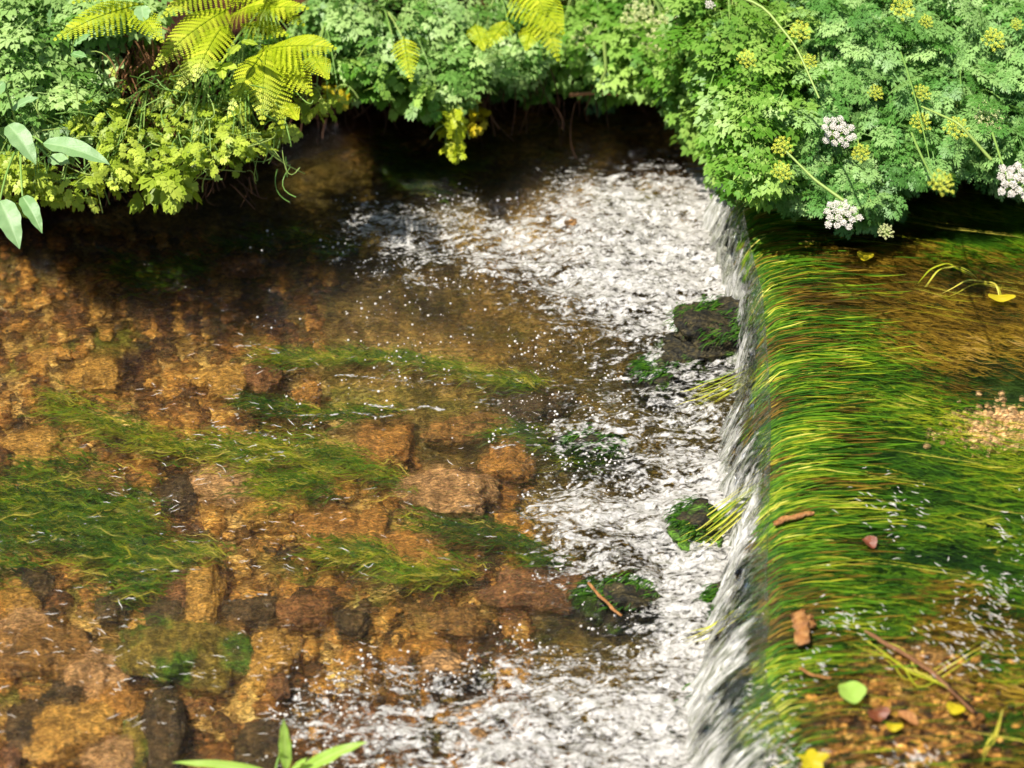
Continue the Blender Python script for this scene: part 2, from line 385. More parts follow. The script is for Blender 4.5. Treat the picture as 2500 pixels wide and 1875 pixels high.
# lower water ------------------------------------------------------
x = np.concatenate([np.linspace(-2.6, -1.15, 40)[:-1], np.arange(-1.15, .62, .0045)]); y = np.concatenate([np.linspace(-2.2, -1.02, 40)[:-1], np.arange(-1.02, 1.55, .0055)])
X, Y = np.meshgrid(x, y, indexing='ij')
D = dens_at(X.ravel(), Y.ravel()).reshape(X.shape)
c_ = xc(Y); f_ = xf(Y)
near = np.exp(-np.clip(f_-X, 0, None)/.12)
D = np.clip(D+.12*near*(D > .2), 0, 1)
def wave(X, Y, D):
    amp = .006+.016*D
    z = amp*(fbm(X*11+Y*2, Y*19, 4, 4)-.5)*2 + .006*D*(fbm(X*60, Y*75, 5, 2)-.5)*2
    return z
Zl = wave(X, Y, D)+.012*D*near
keep = X < f_+.035
Vw = np.stack([X, Y, Zl-.003*D], -1).reshape(-1, 3)
F = grid_faces(*X.shape); kf = keep.ravel()[F].all(1)
o = mesh('stream_water', Vw, F[kf], MAT['water']); tag(o, 'clear amber water flowing over the stony lower bed', kind='structure')
# foam; the thin lines paint white ripple highlights
lines = [([(820, 925), (870, 918), (930, 930), (1100, 945)], 5), ([(570, 850), (630, 845), (680, 865)], 5), ([(880, 985), (960, 1000), (1100, 1000)], 6),
         ([(720, 1020), (830, 1012), (960, 1015)], 5), ([(600, 1130), (650, 1110), (690, 1105)], 5), ([(330, 1400), (370, 1385), (420, 1396), (490, 1392)], 4),
         ([(240, 1510), (280, 1500)], 4), ([(540, 1470), (600, 1456), (650, 1452)], 4), ([(520, 1040), (640, 1060), (700, 1075)], 4),
         ([(1640, 1250), (1600, 1330), (1570, 1420), (1530, 1460)], 20), ([(1200, 1090), (1300, 1085), (1380, 1100)], 9), ([(360, 1240), (420, 1210)], 5), ([(950, 960), (880, 955), (840, 940)], 5)]
Dl = np.zeros_like(D)
for pts, wd in lines:
    P = W(np.array([p[0] for p in pts]), np.array([p[1] for p in pts]))[:, :2]
    wm = wd/1250
    for a, b in zip(P[:-1], P[1:]):
        ab = b-a; t = np.clip(((X-a[0])*ab[0]+(Y-a[1])*ab[1])/(ab@ab), 0, 1)
        dd = np.hypot(X-a[0]-t*ab[0], (Y-a[1]-t*ab[1])+.012*(fbm(X*30, Y*30, 1, 2)-.5))
        Dl = np.maximum(Dl, .85*np.exp(-(dd/wm)**2))
D2 = np.maximum(D, Dl)
kd = (D2.ravel()[F].max(1) > .12) & kf
Vf = np.stack([X, Y, Zl+.0025+.026*np.clip(D-.35, 0, 1)*fbm(X*26, Y*40, 6, 4)], -1).reshape(-1, 3)
used = np.unique(F[kd]); remap = -np.ones(len(Vf), int); remap[used] = np.arange(len(used))
o = mesh('foam', Vf[used], remap[F[kd]], MAT['foam'], None, {'dens': D2.ravel()[used]})
tag(o, 'white churning froth spreading from the foot of the little weir, with ripple highlights painted in', 'foam', kind='stuff')

# upper water -------------------------------------------------------
s = np.concatenate([np.linspace(0, .3, 70), np.linspace(.3, 2.2, 150)[1:]]); y = np.arange(-2.2, 1.9, .007)
Sg, Yg = np.meshgrid(s, y, indexing='ij'); Xg = xc(Yg)+Sg; Zg = surf(Xg+1e-6, Yg)+.004*(fbm(Xg*30, Yg*40, 3, 3)-.5)
o = mesh('upper_water', np.stack([Xg, Yg, Zg], -1).reshape(-1, 3), grid_faces(*Xg.shape), MAT['waterup']); tag(o, 'clear shallow water sliding left over green weed above the weir', kind='structure')
# falling sheet
t = np.linspace(0, 1.0, 44); y = np.arange(-2.2, 1.35, .0035)
T, Yg = np.meshgrid(t, y, indexing='ij'); c = xc(Yg); f = xf(Yg)
drift = -.06*T                            # water leaves the lip a little towards the camera
Yd = Yg+drift
Xg = c+(f-c)*T; Zg = .125*(1-.4*T-.6*T*T)
st = fbm(Yg*55+T*1.2, T*2.0, 2, 3)-.5; fine = fbm(Yg*160, T*6, 5, 2)-.5
off = (.030*st+.008*fine)*sstep(0, .35, T)
Xg = Xg-off*.9; Zg = Zg+off*.6
dn = .33+.35*sstep(.1, .9, T)+.75*(fbm(Yg*11+T*.4, T*.7, 6, 3)-.45)
vv = W(0*y+1800, np.linspace(0, 1875, len(y)))[:, 1]
dn = dn + .25*sstep(.35, .75, Yg) + .12*sstep(-.3, -.6, Yg)
dn = dn - .4*sstep(.30, .05, T)
o = mesh('falling_water', np.stack([Xg, Yd, Zg+.004], -1).reshape(-1, 3), grid_faces(*Xg.shape), MAT['fall'], None, {'dens': dn, 'along': T+Yg*.4, 'across': Yg+T*.03})
tag(o, 'rippled glassy sheet of water spilling over the weir', kind='structure')

# weir body
prof = np.linspace(0, 1, 40); y = np.arange(-2.2, 1.4, .012)
P_, Yg = np.meshgrid(prof, y, indexing='ij'); c = xc(Yg); f = xf(Yg)
Xg = np.where(P_ < .4, c+.10*(1-P_/.4), c+.0*P_); q = np.clip((P_-.4)/.6, 0, 1)
Xg = np.where(P_ < .4, Xg, c+(f+.035-c)*q**.8)
Zg = np.where(P_ < .4, H-.035-.012*(P_/.4), .095-.22*q**1.1)
n_ = fbm(Yg*18, P_*5, 1, 4)-.5
Xg = Xg+.03*n_*sstep(.3, .6, P_); Zg = Zg+.02*n_
o = mesh('weir', np.stack([Xg, Yg, Zg], -1).reshape(-1, 3), grid_faces(*Xg.shape), MAT['weir']); tag(o, 'low mossy stone weir edge under the spilling water', 'weir')
# upper bed
s = np.linspace(.07, 2.4, 200); y = np.arange(-2.2, 2.0, .012); Sg, Yg = np.meshgrid(s, y, indexing='ij'); Xg = xc(Yg)+Sg
Zg = H-.075+.03*(fbm(Xg*6, Yg*6, 2, 4)-.5)-.02*sstep(0, .3, Sg)
mesh('upper_stream_bed', np.stack([Xg, Yg, Zg], -1).reshape(-1, 3), grid_faces(*Xg.shape), MAT['upbed'])
tag(bpy.data.objects['upper_stream_bed'], 'brown and green bed of the water above the weir', kind='structure')
# lower bed
x = np.arange(-2.6, .75, .008); y = np.arange(-2.2, 1.7, .008); X2, Y2 = np.meshgrid(x, y, indexing='ij')
def bedz(X, Y): return -.075+.05*(fbm(X*3.2, Y*3.2, 1, 3)-.5)+.022*(fbm(X*14, Y*14, 3, 3)-.5)+.03*sstep(-.6, -1.1, X)
Zb = bedz(X2, Y2)
AL = plan_at(ALGAE_SHADE, X2.ravel(), Y2.ravel())
mesh('stream_bed', np.stack([X2, Y2, Zb], -1).reshape(-1, 3), grid_faces(*X2.shape), MAT['bed'], None, {'algae_shade': AL})
tag(bpy.data.objects['stream_bed'], 'amber gravel bed of the pool below the weir', kind='structure')

# far bank ----------------------------------------------------------
x = np.concatenate([np.linspace(-12, -3, 30)[:-1], np.linspace(-3.0, 3.4, 330), np.linspace(3.4, 12, 30)[1:]])
pr = [(-.02, -.2), (.04, -.05), (.10, .02), (.12, .08), (.10, .14), (.05, .20), (.0, .25), (.0, .30), (.05, .345), (.14, .40), (.28, .49), (.5, .64), (.9, .9), (1.6, 1.25), (2.6, 2.2), (4.2, 5.0), (7.0, 9.5)]  # top points add an unseen hill that darkens the water's sky reflection
pt = np.linspace(0, len(pr)-1, 90); oy = np.interp(pt, range(len(pr)), [p[0] for p in pr]); oz = np.interp(pt, range(len(pr)), [p[1] for p in pr])
Xg, Tg = np.meshgrid(x, np.arange(90), indexing='ij')
lift = 1-.35*sstep(-.5, -1.1, x)
Yg = bank_y(Xg)+oy[Tg]+.07*(fbm(Xg*5, oz[Tg]*9, 2, 4)-.5); Zg = np.where(oz[Tg] > 0, oz[Tg]*lift[:, None], oz[Tg])+.04*(fbm(Xg*6, oy[Tg]*6+3, 4, 4)-.5)
def bank_surface(xq, yq):
    d = yq-bank_y(xq); z = np.interp(d, [0, .05, .14, .28, .5, .9, 1.6, 3], [.28, .345, .40, .49, .64, .9, 1.25, 1.7]); return z*(1-.35*sstep(-.5, -1.1, xq))
mesh('far_bank', np.stack([Xg, Yg, Zg], -1).reshape(-1, 3), grid_faces(*Xg.shape), MAT['bank'])
tag(bpy.data.objects['far_bank'], 'dark undercut earth bank behind the stream, with an added unseen hill above', kind='structure')
# near bank (below the frame)
x = np.linspace(-3, 3, 120); yy = np.linspace(-1.28, -4.5, 80); Xg, Yg = np.meshgrid(x, yy, indexing='ij')
Zg = -.12+.34*sstep(-1.28, -1.55, Yg)+.05*(fbm(Xg*4, Yg*4, 1, 4)-.5)+.03*(-1.28-Yg)
mesh('near_bank', np.stack([Xg, Yg, Zg], -1).reshape(-1, 3), grid_faces(*Xg.shape)[:, ::-1], MAT['soil'])
tag(bpy.data.objects['near_bank'], 'earth bank on the near side of the stream', kind='structure')
# ground beyond
mesh('ground', [(-60, -60, -.35), (60, -60, -.35), (60, 60, -.35), (-60, 60, -.35)], np.array([[0, 1, 2, 3]]), MAT['soil'])
tag(bpy.data.objects['ground'], 'dark earth under and around the stream', kind='structure')

# ------------------------------------------------------------------ stones
def ico(sub):
    bm = bmesh.new(); bmesh.ops.create_icosphere(bm, subdivisions=sub, radius=1)
    V = np.array([v.co[:] for v in bm.verts]); F = np.array([[v.index for v in f.verts] for f in bm.faces]); bm.free(); return V, F
IV4, IF4 = ico(5); IV1, IF1 = ico(2); IV0, IF0 = ico(1)
def stone_verts(size, seed, rough=.25):
    n = np.array([mnoise.fractal(Vector(v)*1.1+Vector((seed*7.3, seed*3.1, 0)), .8, 2.2, 4) for v in IV4])
    v = np.sign(IV4)*np.abs(IV4)**.9
    return v*(1+rough*n)[:, None]*np.array(size)
def stone(u, v, wpx, hpx, mat, label, z=-.046, th=.5, rot=0, name='stone', group='stones on the stream bed'):
    p = W(np.array(float(u)), np.array(float(v)), z); dep = np.linalg.norm(p-CAM)
    rx = wpx/2/FPX*dep; ry = hpx/2/FPX*dep/.72; rz = min(rx, ry)*th; rx *= 1.12; ry *= 1.12
    V = stone_verts((rx, ry, rz), u*.01+v*.003, .42); a = R(rot); c, s_ = math.cos(a), math.sin(a)
    V = V@np.array([[c, s_, 0], [-s_, c, 0], [0, 0, 1]])
    o = mesh(name, V, IF4, mat, None, {'tint': np.full(len(V), .5)}); o.location = (p[0], p[1], z-rz*.35)
    tag(o, label, 'rock' if 'rock' in name or 'boulder' in name else 'stone', group); return o
stones = [
 (640, 915, 90, 60, 'red', 'dull red rounded stone under clear water in the middle of the left half'),
 (545, 925, 110, 70, 'ochre', 'yellow ochre stone touching the dull red stone on its left'),
 (235, 915, 120, 70, 'ochre', 'rounded yellow-brown stone left of the bright green weed band, near the gravel'),
 (750, 965, 60, 50, 'orange', 'small bright orange stone below and right of the dull red stone'),
 (940, 1090, 120, 110, 'orange', 'upright orange-brown stone beside a thread of pale weed'),
 (1090, 1200, 200, 100, 'pink', 'broad smooth tan boulder under water left of the foam'),
 (1240, 1120, 110, 80, 'orange', 'amber stone with froth curling over its right edge'),
 (830, 1290, 190, 80, 'orange', 'long orange stone right of the green weed patch'),
 (670, 1240, 130, 80, 'ochre', 'pale ochre stone just left of the long orange stone'),
 (1080, 1380, 110, 60, 'ochre', 'yellow creased stone lying below the broad tan boulder'),
 (1010, 1330, 150, 60, 'orange', 'orange stone sticking out above the yellow creased stone'),
 (1310, 1430, 220, 90, 'red', 'flat rust coloured stone beside the mossy froth'),
 (85, 1100, 160, 80, 'ochre', 'glinting pale stone at the left edge above the dense green weed'),
 (200, 1180, 170, 60, 'brown', 'flat brown stone between two green weed bands at far left'),
 (440, 1210, 80, 80, 'dark', 'dark stone in the gap between the two green weed beds'),
 (560, 1180, 160, 80, 'pink', 'tan stone in the gap below the long weed band'),
 (85, 1430, 80, 60, 'dark', 'small black stone under the left weed bed'),
 (50, 1470, 80, 70, 'ochre', 'yellow stone with pink tip near the left edge beside the small black stone'),
 (60, 1530, 110, 60, 'pink', 'rounded pinkish stone below the yellow stone with pink tip'),
 (490, 1450, 80, 140, 'ochre', 'upright yellow wedge stone beside a purple one'),
 (440, 1440, 60, 110, 'red', 'narrow purplish stone left of the upright yellow wedge'),
 (270, 1490, 70, 60, 'dark', 'dark rippled stone above the flat slab'),
 (400, 1500, 90, 60, 'dark', 'dark grey stone touching the small round orange pebble'),
 (357, 1508, 34, 30, 'orange', 'small round orange pebble between two dark stones'),
 (620, 1490, 120, 60, 'dark', 'dark olive stone right of the upright yellow wedge'),
 (740, 1490, 130, 60, 'red', 'reddish stone upstream of the flat slab near the bubbles'),
 (420, 1590, 290, 130, 'olive', 'large flat olive slab with a dark shaded underside'),
 (660, 1600, 100, 120, 'ochre', 'ochre stone between the flat slab and the first froth'),
 (80, 1590, 200, 110, 'brown', 'wide brown stone at the left edge level with the flat slab'),
 (175, 1620, 60, 70, 'ochre', 'bright yellow stone tucked left of the flat slab'),
 (230, 1650, 120, 110, 'pink', 'smooth tan stone leaning against the left end of the flat slab'),
 (165, 1700, 110, 70, 'dark', 'black oval stone in the bottom left corner area'),
 (88, 1702, 34, 26, 'ochre', 'tiny pale yellow pebble left of the black oval stone'),
 (290, 1720, 120, 70, 'orange', 'glowing orange stone below the smooth tan stone'),
 (170, 1790, 200, 100, 'ochre', 'large golden stone near the bottom left corner'),
 (70, 1770, 80, 90, 'dark', 'dark brown stone left of the large golden stone'),
 (270, 1850, 110, 80, 'pink', 'pale pinkish stone cut by the bottom edge of the picture'),
 (400, 1780, 90, 160, 'dark', 'dark plum coloured stone left of the foreground sprout'),
 (330, 1800, 70, 130, 'olive', 'narrow olive stone between the plum stone and the golden one'),
 (640, 1820, 120, 100, 'dark', 'black wet stone behind the foreground sprout'),
 (870, 1790, 180, 110, 'red', 'red-brown stone right of the foreground sprout'),
 (20, 1865, 50, 60, 'red', 'bright red stone in the very bottom left corner'),
 (680, 1670, 50, 50, 'red', 'dark red pebble circled by froth'),
 (860, 1520, 80, 60, 'dark', 'black stone ringed with bubbles at the edge of the froth'),
 (1120, 1520, 110, 50, 'brown', 'brown stone framed by froth on three sides'),
 (560, 1550, 70, 60, 'brown', 'brown stone at the upstream end of the flat slab'),
 (110, 870, 60, 40, 'ochre', 'pale pebble among dark ones at the upper left of the pool'),
 (60, 720, 40, 34, 'ochre', 'light yellow pebble in the shade near the left bank'),
 (240, 760, 60, 50, 'ochre', 'ochre pebble in the gravel below the left bank'),
 (590, 650, 90, 40, 'red', 'dim dark red stone in shadow under the ferns'),
 (1300, 990, 150, 60, 'dark', 'dark submerged stone where the middle froth begins'),
 (1150, 1040, 170, 60, 'brown', 'dark brown stone under smooth water left of the middle froth'),
]
for i, (u, v, a, b, m_, lab) in enumerate(stones): stone(u, v, a, b, ST[m_], lab, th=.55, rot=(i*37) % 30-15)
# gravel: nobody could count it
def scatter_pebbles(n, area, smin, smax, zfun, seed):
    r = np.random.default_rng(seed); g = Geo()
    u = r.uniform(area[0], area[2], n); v = r.uniform(area[1], area[3], n); P = W(u, v, -.05)
    for p in P:
        sz = smin+(smax-smin)*r.random()**2*1.5; sc = np.array([1, r.uniform(.5, .95), r.uniform(.2, .4)])*sz
        a = r.uniform(0, math.pi); c, s_ = math.cos(a), math.sin(a)
        V = IV1*(1+.18*r.standard_normal((len(IV1), 1)))*(1+.25*r.standard_normal(3)*.4)*sc; V = V@np.array([[c, s_, 0], [-s_, c, 0], [0, 0, 1]])
        z = zfun(p[0], p[1]); g.add(V+np.array([p[0], p[1], z]), IF1, r.random())
    return g
bz = lambda x, y: float(bedz(np.array(x), np.array(y)))+.004
g = scatter_pebbles(1500, (-250, 560, 800, 1150), .005, .019, bz, 3); V1 = g
o = V1.obj('gravel', ST['gravel']); tag(o, 'loose mixed gravel on the bed below the left bank', 'gravel', kind='stuff')
g = scatter_pebbles(1500, (-250, 1100, 1300, 2000), .004, .024, bz, 4); o = g.obj('gravel', ST['gravel']); tag(o, 'brown and golden pebbles covering the near bed', 'gravel', kind='stuff')
g = Geo(); r = np.random.default_rng(9)
P = W(r.normal(2440, 60, 700), r.normal(1045, 26, 700), H-.015)
for p in P:
    sz = r.uniform(.004, .009); g.add(IV0*sz*np.array([1, .8, .5])+np.array([p[0], p[1], H-.016+r.uniform(-.003, .003)]), IF0, r.uniform(.55, 1))
o = g.obj('gravel', ST['pink']); tag(o, 'patch of pale orange grit among the weed above the weir', 'gravel', kind='stuff')

g = Geo(); r = np.random.default_rng(19)
for k in range(1500):
    p = W(np.array(r.normal(2190, 130)), np.array(r.normal(1760, 80)), H); sz = r.uniform(.003, .011)
    if p[0] < float(xc(np.array(p[1])))+.05: continue
    g.add(IV1*(1+.3*r.standard_normal(3)*.4)*sz*np.array([1, r.uniform(.4, .9), .4])+np.array([p[0], p[1], H-.018+r.uniform(-.01, .008)]), IF1, r.random())
o = g.obj('gravel', ST['gravel']); tag(o, 'brown grit and debris on the stony shallow at the bottom right', 'gravel', kind='stuff')
# rocks in the fall
def tuft(g, c0, n, L, dirv, spread, r, wd=.003, tint=(.3, .9), curl=.02):
    for _ in range(n):
        a = c0+r.normal(0, spread, 3)*np.array([1, 1, .5]); d = np.array(dirv)+r.normal(0, .25, 3); d /= np.linalg.norm(d)
        l = L*r.uniform(.5, 1.2); P = bez(a, a+d*l*.5+np.array([0, 0, curl]), a+d*l+np.array([0, 0, -curl]), 6)
        side = np.cross(d, [0, 0, 1]); side /= np.linalg.norm(side)+1e-9; wv = wd*r.uniform(.5, 1.3)*np.array([.6, 1, 1, .8, .5, .1])[:, None]
        V = np.concatenate([P-side*wv, P+side*wv]); i = np.arange(5); g.add(V, np.stack([i, i+1, i+7, i+6], -1), r.uniform(*tint))
frocks = [
 (1755, 790, 240, 160, .04, 'large brown mossy rock standing dark against the upper froth', 90),
 (1600, 900, 120, 90, .0, 'dark mossy rock with green tips left of the fall, under the large brown rock', 90),
 (1700, 1270, 130, 120, .02, 'mossy green rock in the middle of the fall foot', 130),
 (1530, 1450, 150, 110, .0, 'moss-flecked rock poking through froth near a thin stick', 60),
 (1450, 1450, 90, 90, -.01, 'green mossed rock left of the thin stick', 60),
 (1440, 1070, 150, 50, -.005, 'low dark green rock between the middle froth bands', 50),
 (1490, 1090, 90, 40, -.005, 'olive rock half under the middle froth', 30),
 (1700, 1730, 130, 90, .0, 'black rock under the lower end of the fall', 30),
 (1160, 1740, 90, 60, .005, 'brown rock island in the bottom froth, upper one of two', 0),
 (1160, 1800, 110, 60, .005, 'brown rock island in the bottom froth, lower one of two', 0),
 (1300, 1865, 180, 60, .0, 'black rock breaking the froth at the bottom edge', 0),
 (1760, 1470, 70, 90, .02, 'small rock with green moss tufts beside the yellow weed strand', 90),
 (1400, 540, 60, 26, .01, 'dark wet stone showing through the top froth', 0),
 (1090, 1620, 120, 60, .0, 'olive brown rock at the left of the bottom froth', 0)]
r = np.random.default_rng(21)
for u, v, a, b, z, lab, nt_ in frocks:
    p = W(np.array(float(u)), np.array(float(v)), z); dep = np.linalg.norm(p-CAM)
    rx = a/2/FPX*dep; ry = b/2/FPX*dep/.85; rz = min(rx, ry)*.75
    root = empty('mossy_rock' if nt_ else 'wet_rock', p, lab, 'rock', 'rocks in the tumbling water')
    V = stone_verts((rx*1.1, ry*1.1, rz), u*.013, .5)+p-np.array([0, 0, rz*.62]); part('stone_body', V, IF4, ST['moss'] if nt_ else ST['brown'], root, {'tint': np.full(len(V), .4)})
    if nt_:
        g = Geo()
        for k in range(nt_):
            th = r.uniform(0, 6.28); q = p+np.array([rx*math.cos(th)*r.uniform(.2, .95), ry*math.sin(th)*r.uniform(.2, .95), rz*.35*r.uniform(.2, 1)])
            tuft(g, q, 5, .022, (-.8, -.4, -.1), .006, r, .0011, (.0, .45), .003)
        g.part('moss', MAT['weed'], root)

# ------------------------------------------------------------------ weed
def ribbon_path(x0, y0, L, n, depth, r, dy):
    xs = x0-np.linspace(0, 1, n)*L; c = xc(np.full(n, y0))
    fl = sstep(.03, .25, xs-c)            # flow turns straight over the lip
    ys = y0+np.cumsum(np.concatenate([[0], np.full(n-1, L/(n-1))])*fl)*dy + .004*np.sin(np.linspace(0, r.uniform(2, 6), n)+r.uniform(0, 6))
    z = surf(xs, ys)-depth*sstep(-.05, .08, xs-c)-.004
    return np.stack([xs, ys, z], -1)
WEEDMAP = """
bggggg
bbgggg
bbbbgg
bbbbbb
bbbbbb
gggbbb
ggggbo
gggggo
gggggg
gggggg
gggggg
bggggg
gggggg
ggggbg
bbggbb
sbsbbg
sssbbb
ssssbg
ssssbb
"""
WEEDMAP = WEEDMAP.split()                 # rows from 400 px down every 80 px, columns from 1880 every 105
def weedkind(p):
    d = p-CAM; dep = d@FWD; u = 1250+FPX*(d@RGT)/dep; v = 937.5-FPX*(d@UPV)/dep
    j = int(np.clip((v-400)/78+random.gauss(0, .35), 0, 18)); i = int(np.clip((u-1880)/105+random.gauss(0, .3), 0, 5)); return WEEDMAP[j][i]
GW = Geo(); BW = Geo(); r = np.random.default_rng(33)
def add_ribbon(g, P, wd, tint, flat=True):
    n = len(P); T = np.gradient(P, axis=0); side = np.cross(T, [0, 0, 1]); side /= np.linalg.norm(side, axis=1)[:, None]+1e-9
    prof = np.sin(np.linspace(.25, math.pi-.05, n))[:, None]
    V = np.concatenate([P-side*wd*prof, P+side*wd*prof]); i = np.arange(n-1); g.add(V, np.stack([i, i+1, i+n+1, i+n], -1), tint)
for k in range(62000):
    y0 = r.uniform(-1.25, 1.25); x0 = float(xc(np.array(y0)))+r.uniform(-.01, .98)
    kd_ = weedkind(np.array([x0, y0, H]))
    if kd_ in 'o': continue
    if kd_ == 's' and r.random() < .8: continue
    lump = float(fbm(np.array(x0*5.5+y0*2), np.array(y0*13.), 5, 3))
    lump = np.clip((lump-.5)*1.9+.5, 0, 1); L = r.uniform(.015, .055); wd = r.uniform(.0006, .0019); dp = r.uniform(.002, .024)+.022*max(0, .5-lump)*2
    P = ribbon_path(x0, y0, L, 7, dp, r, .38*sstep(-1.2, .5, y0)+.1+r.normal(0, .09))
    if P[-1, 0] < float(xf(np.array(y0)))+.06: continue
    c0 = float(xc(np.array(y0)))
    crest = math.exp(-max(0, x0-L*.5-c0)/.07)
    tint = np.clip(.20+.66*lump*(.6+.4*r.random())+.10*(crest)*r.random()-dp*5+r.normal(0, .13), 0, 1)
    if kd_ == 'd': tint *= .35
    add_ribbon(BW if kd_ in 'bs' else GW, P, wd, np.linspace(tint*.6, min(1, tint*1.25), 14) if False else tint)
for k in range(150):                       # long straw coloured blades
    y0 = r.uniform(-1.1, .6); c0 = float(xc(np.array(y0))); x0 = c0+(r.uniform(.02, .2) if r.random() < .55 else r.uniform(.1, .8))
    if r.random() < .35: y0 = r.normal(float(W(np.array(2000.), np.array(1180.), H)[1]), .05)
    P = ribbon_path(x0, y0, r.uniform(.06, .26 if x0-c0 > .25 else .10), 12, r.uniform(.001, .006), r, .28)
    if P[-1, 0] < c0-.04: continue
    add_ribbon(GW, P, r.uniform(.0006, .0013), r.uniform(.72, .98))
for k in range(15000):
    y0 = r.uniform(-1.2, 1.2); c0 = float(xc(np.array(y0))); f0 = float(xf(np.array(y0))); x0 = c0+.10*abs(r.normal())-.01; lump = float(fbm(np.array(y0*22), np.array(x0*9+y0*3.), 4, 3)); lump = (lump-.5)*1.5+.5
    if x0 > c0+.03 and weedkind(np.array([x0, y0, H])) == 's' and r.random() < .85: continue
    T1 = np.clip(.30+.7*(float(fbm(np.array(y0*14), np.array(3.), 2, 2))-.5)+r.normal(0, .08), .05, .6); x1 = c0+(f0-c0)*T1
    x1 = max(x1, x0-r.uniform(.05, .085))
    if x1 > x0-.015: continue
    xs = np.linspace(x0, x1, 8); ys = y0-.05*r.uniform(.2, 1.7)*np.clip((c0+.02-xs)/.1, 0, 1)+r.normal(0, .09)*(x0-xs)+.002*np.sin(np.linspace(0, 4, 8)+k)
    P = np.stack([xs, ys, surf(xs, ys)+.004-r.uniform(0, .008)], -1)
    tn = np.clip(r.normal(.37+.7*(lump-.5), .18), 0, 1); add_ribbon(GW if lump+r.normal(0, .22) > .30 else BW, P, r.uniform(.0005, .0016), tn)
o = GW.obj('green_weed', MAT['weed']); tag(o, 'long green and yellow weed combed by the current above and over the weir', 'water weed', kind='stuff')
o = BW.obj('brown_weed', MAT['weedb']); tag(o, 'rusty brown weed combed by the current above the weir', 'water weed', kind='stuff')
patches = [
 ((150, 1000), (1000, 1180), 60, 1500, 'long bright green weed band trailing across the left pool'),
 ((-150, 1290), (420, 1290), 130, 2600, 'dense vivid green weed bed at the left edge'),
 ((640, 1170), (830, 1200), 55, 600, 'green weed patch left of the long orange stone'),
 ((680, 860), (1350, 930), 30, 900, 'yellow green weed band flecked with bubbles under the upper pool'),
 ((620, 1000), (1000, 1020), 26, 450, 'short green weed band below the dark ripples'),
 ((560, 590), (880, 600), 32, 500, 'dim green weed in the shaded pool left of the froth tongue'),
 ((960, 400), (1180, 430), 70, 900, 'deep green weed patch in shadow under the far bank'),
 ((820, 1360), (1180, 1400), 45, 700, 'olive weed around the yellow creased stone'),
 ((1050, 1260), (1400, 1370), 40, 500, 'dark olive weed left of the falling froth strip'),
 ((300, 670), (520, 680), 50, 400, 'black-green weed patch below the left bank'),
 ((300, 1360), (560, 1370), 45, 450, 'green weed strip right of the dense left weed bed'),
 ((1240, 1050), (1500, 1130), 30, 350, 'dark green weed tongue between two bands of froth'),
]
for (a, b, sp, n, lab) in patches:
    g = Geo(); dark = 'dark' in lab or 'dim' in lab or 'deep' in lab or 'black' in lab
    for k in range(int(n*(.8 if 'left edge' in lab else .45))):
        t = r.random(); u = a[0]+(b[0]-a[0])*t+r.normal(0, 20); v = a[1]+(b[1]-a[1])*t+r.normal(0, sp*.5*(1 if 'left edge' in lab else .62))+sp*.5*math.sin(t*7+a[0])
        p = W(np.array(u), np.array(v), r.uniform(-.055, -.018)); L = r.uniform(.03, .10); ang = r.normal(.05, .28)
        tt = np.linspace(0, 1, 8)
        P = np.stack([p[0]-tt*L*math.cos(ang), p[1]+tt*L*math.sin(ang)+.005*np.sin(tt*r.uniform(6, 15)+r.uniform(0, 6)), p[2]+.006*np.sin(tt*3)+0*tt], -1)
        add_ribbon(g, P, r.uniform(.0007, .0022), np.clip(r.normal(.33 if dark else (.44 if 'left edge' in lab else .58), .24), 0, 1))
    o = g.obj('water_weed', MAT['weed']); tag(o, lab, 'water weed', 'weed patches in the lower pool', 'stuff')

g = Geo(); r = np.random.default_rng(77)  # white dashes: froth flecks and painted sparkles of the water surface
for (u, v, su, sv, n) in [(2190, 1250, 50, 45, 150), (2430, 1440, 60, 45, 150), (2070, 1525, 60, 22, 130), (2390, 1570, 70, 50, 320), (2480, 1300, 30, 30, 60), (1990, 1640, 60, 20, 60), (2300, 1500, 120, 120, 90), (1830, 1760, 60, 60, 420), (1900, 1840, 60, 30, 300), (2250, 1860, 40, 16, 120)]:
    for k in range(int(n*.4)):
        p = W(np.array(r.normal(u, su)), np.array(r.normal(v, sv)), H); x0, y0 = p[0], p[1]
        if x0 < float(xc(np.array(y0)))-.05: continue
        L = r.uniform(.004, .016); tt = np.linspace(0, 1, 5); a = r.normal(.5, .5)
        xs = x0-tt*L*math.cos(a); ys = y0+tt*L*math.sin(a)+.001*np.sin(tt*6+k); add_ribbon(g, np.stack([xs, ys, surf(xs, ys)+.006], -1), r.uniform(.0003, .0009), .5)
o = g.obj('foam_sparkle_flecks', MAT['bubble']); tag(o, 'small white froth flecks and painted sparkles over the weed above the weir', 'foam', kind='stuff')
# strands and yellow grass hanging in the fall
def strand_bundle(pts, n, wd, lab, name='weed_strand', tint=(.75, 1), spread=.006, mat='weed'):
    g = Geo(); C = [W(np.array(float(u)), np.array(float(v)), z) for u, v, z in pts]
    for k in range(n):
        P = []; off = r.normal(0, spread, 3)*[1, 1, .4]
        m = len(C)*5; tt = np.linspace(0, len(C)-1, m); A = np.array(C)
        Q = np.stack([np.interp(tt, range(len(C)), A[:, i]) for i in range(3)], -1); Q[1:-1] = (Q[:-2]+Q[1:-1]+Q[2:])/3
        Q += off*(1+.8*np.linspace(0, 1, m)[:, None])+.0015*np.sin(tt*4+k)[:, None]
        add_ribbon(g, Q, wd*r.uniform(.5, 1.2), r.uniform(*tint))
    o = g.obj(name, MAT[mat]); tag(o, lab, 'weed', 'loose strands of weed'); return o
strand_bundle([(1880, 1500, .14), (1800, 1500, .06), (1730, 1545, .03), (1670, 1568, .02)], 4, .002, 'thin yellow strand trailing left from the fall onto the froth')
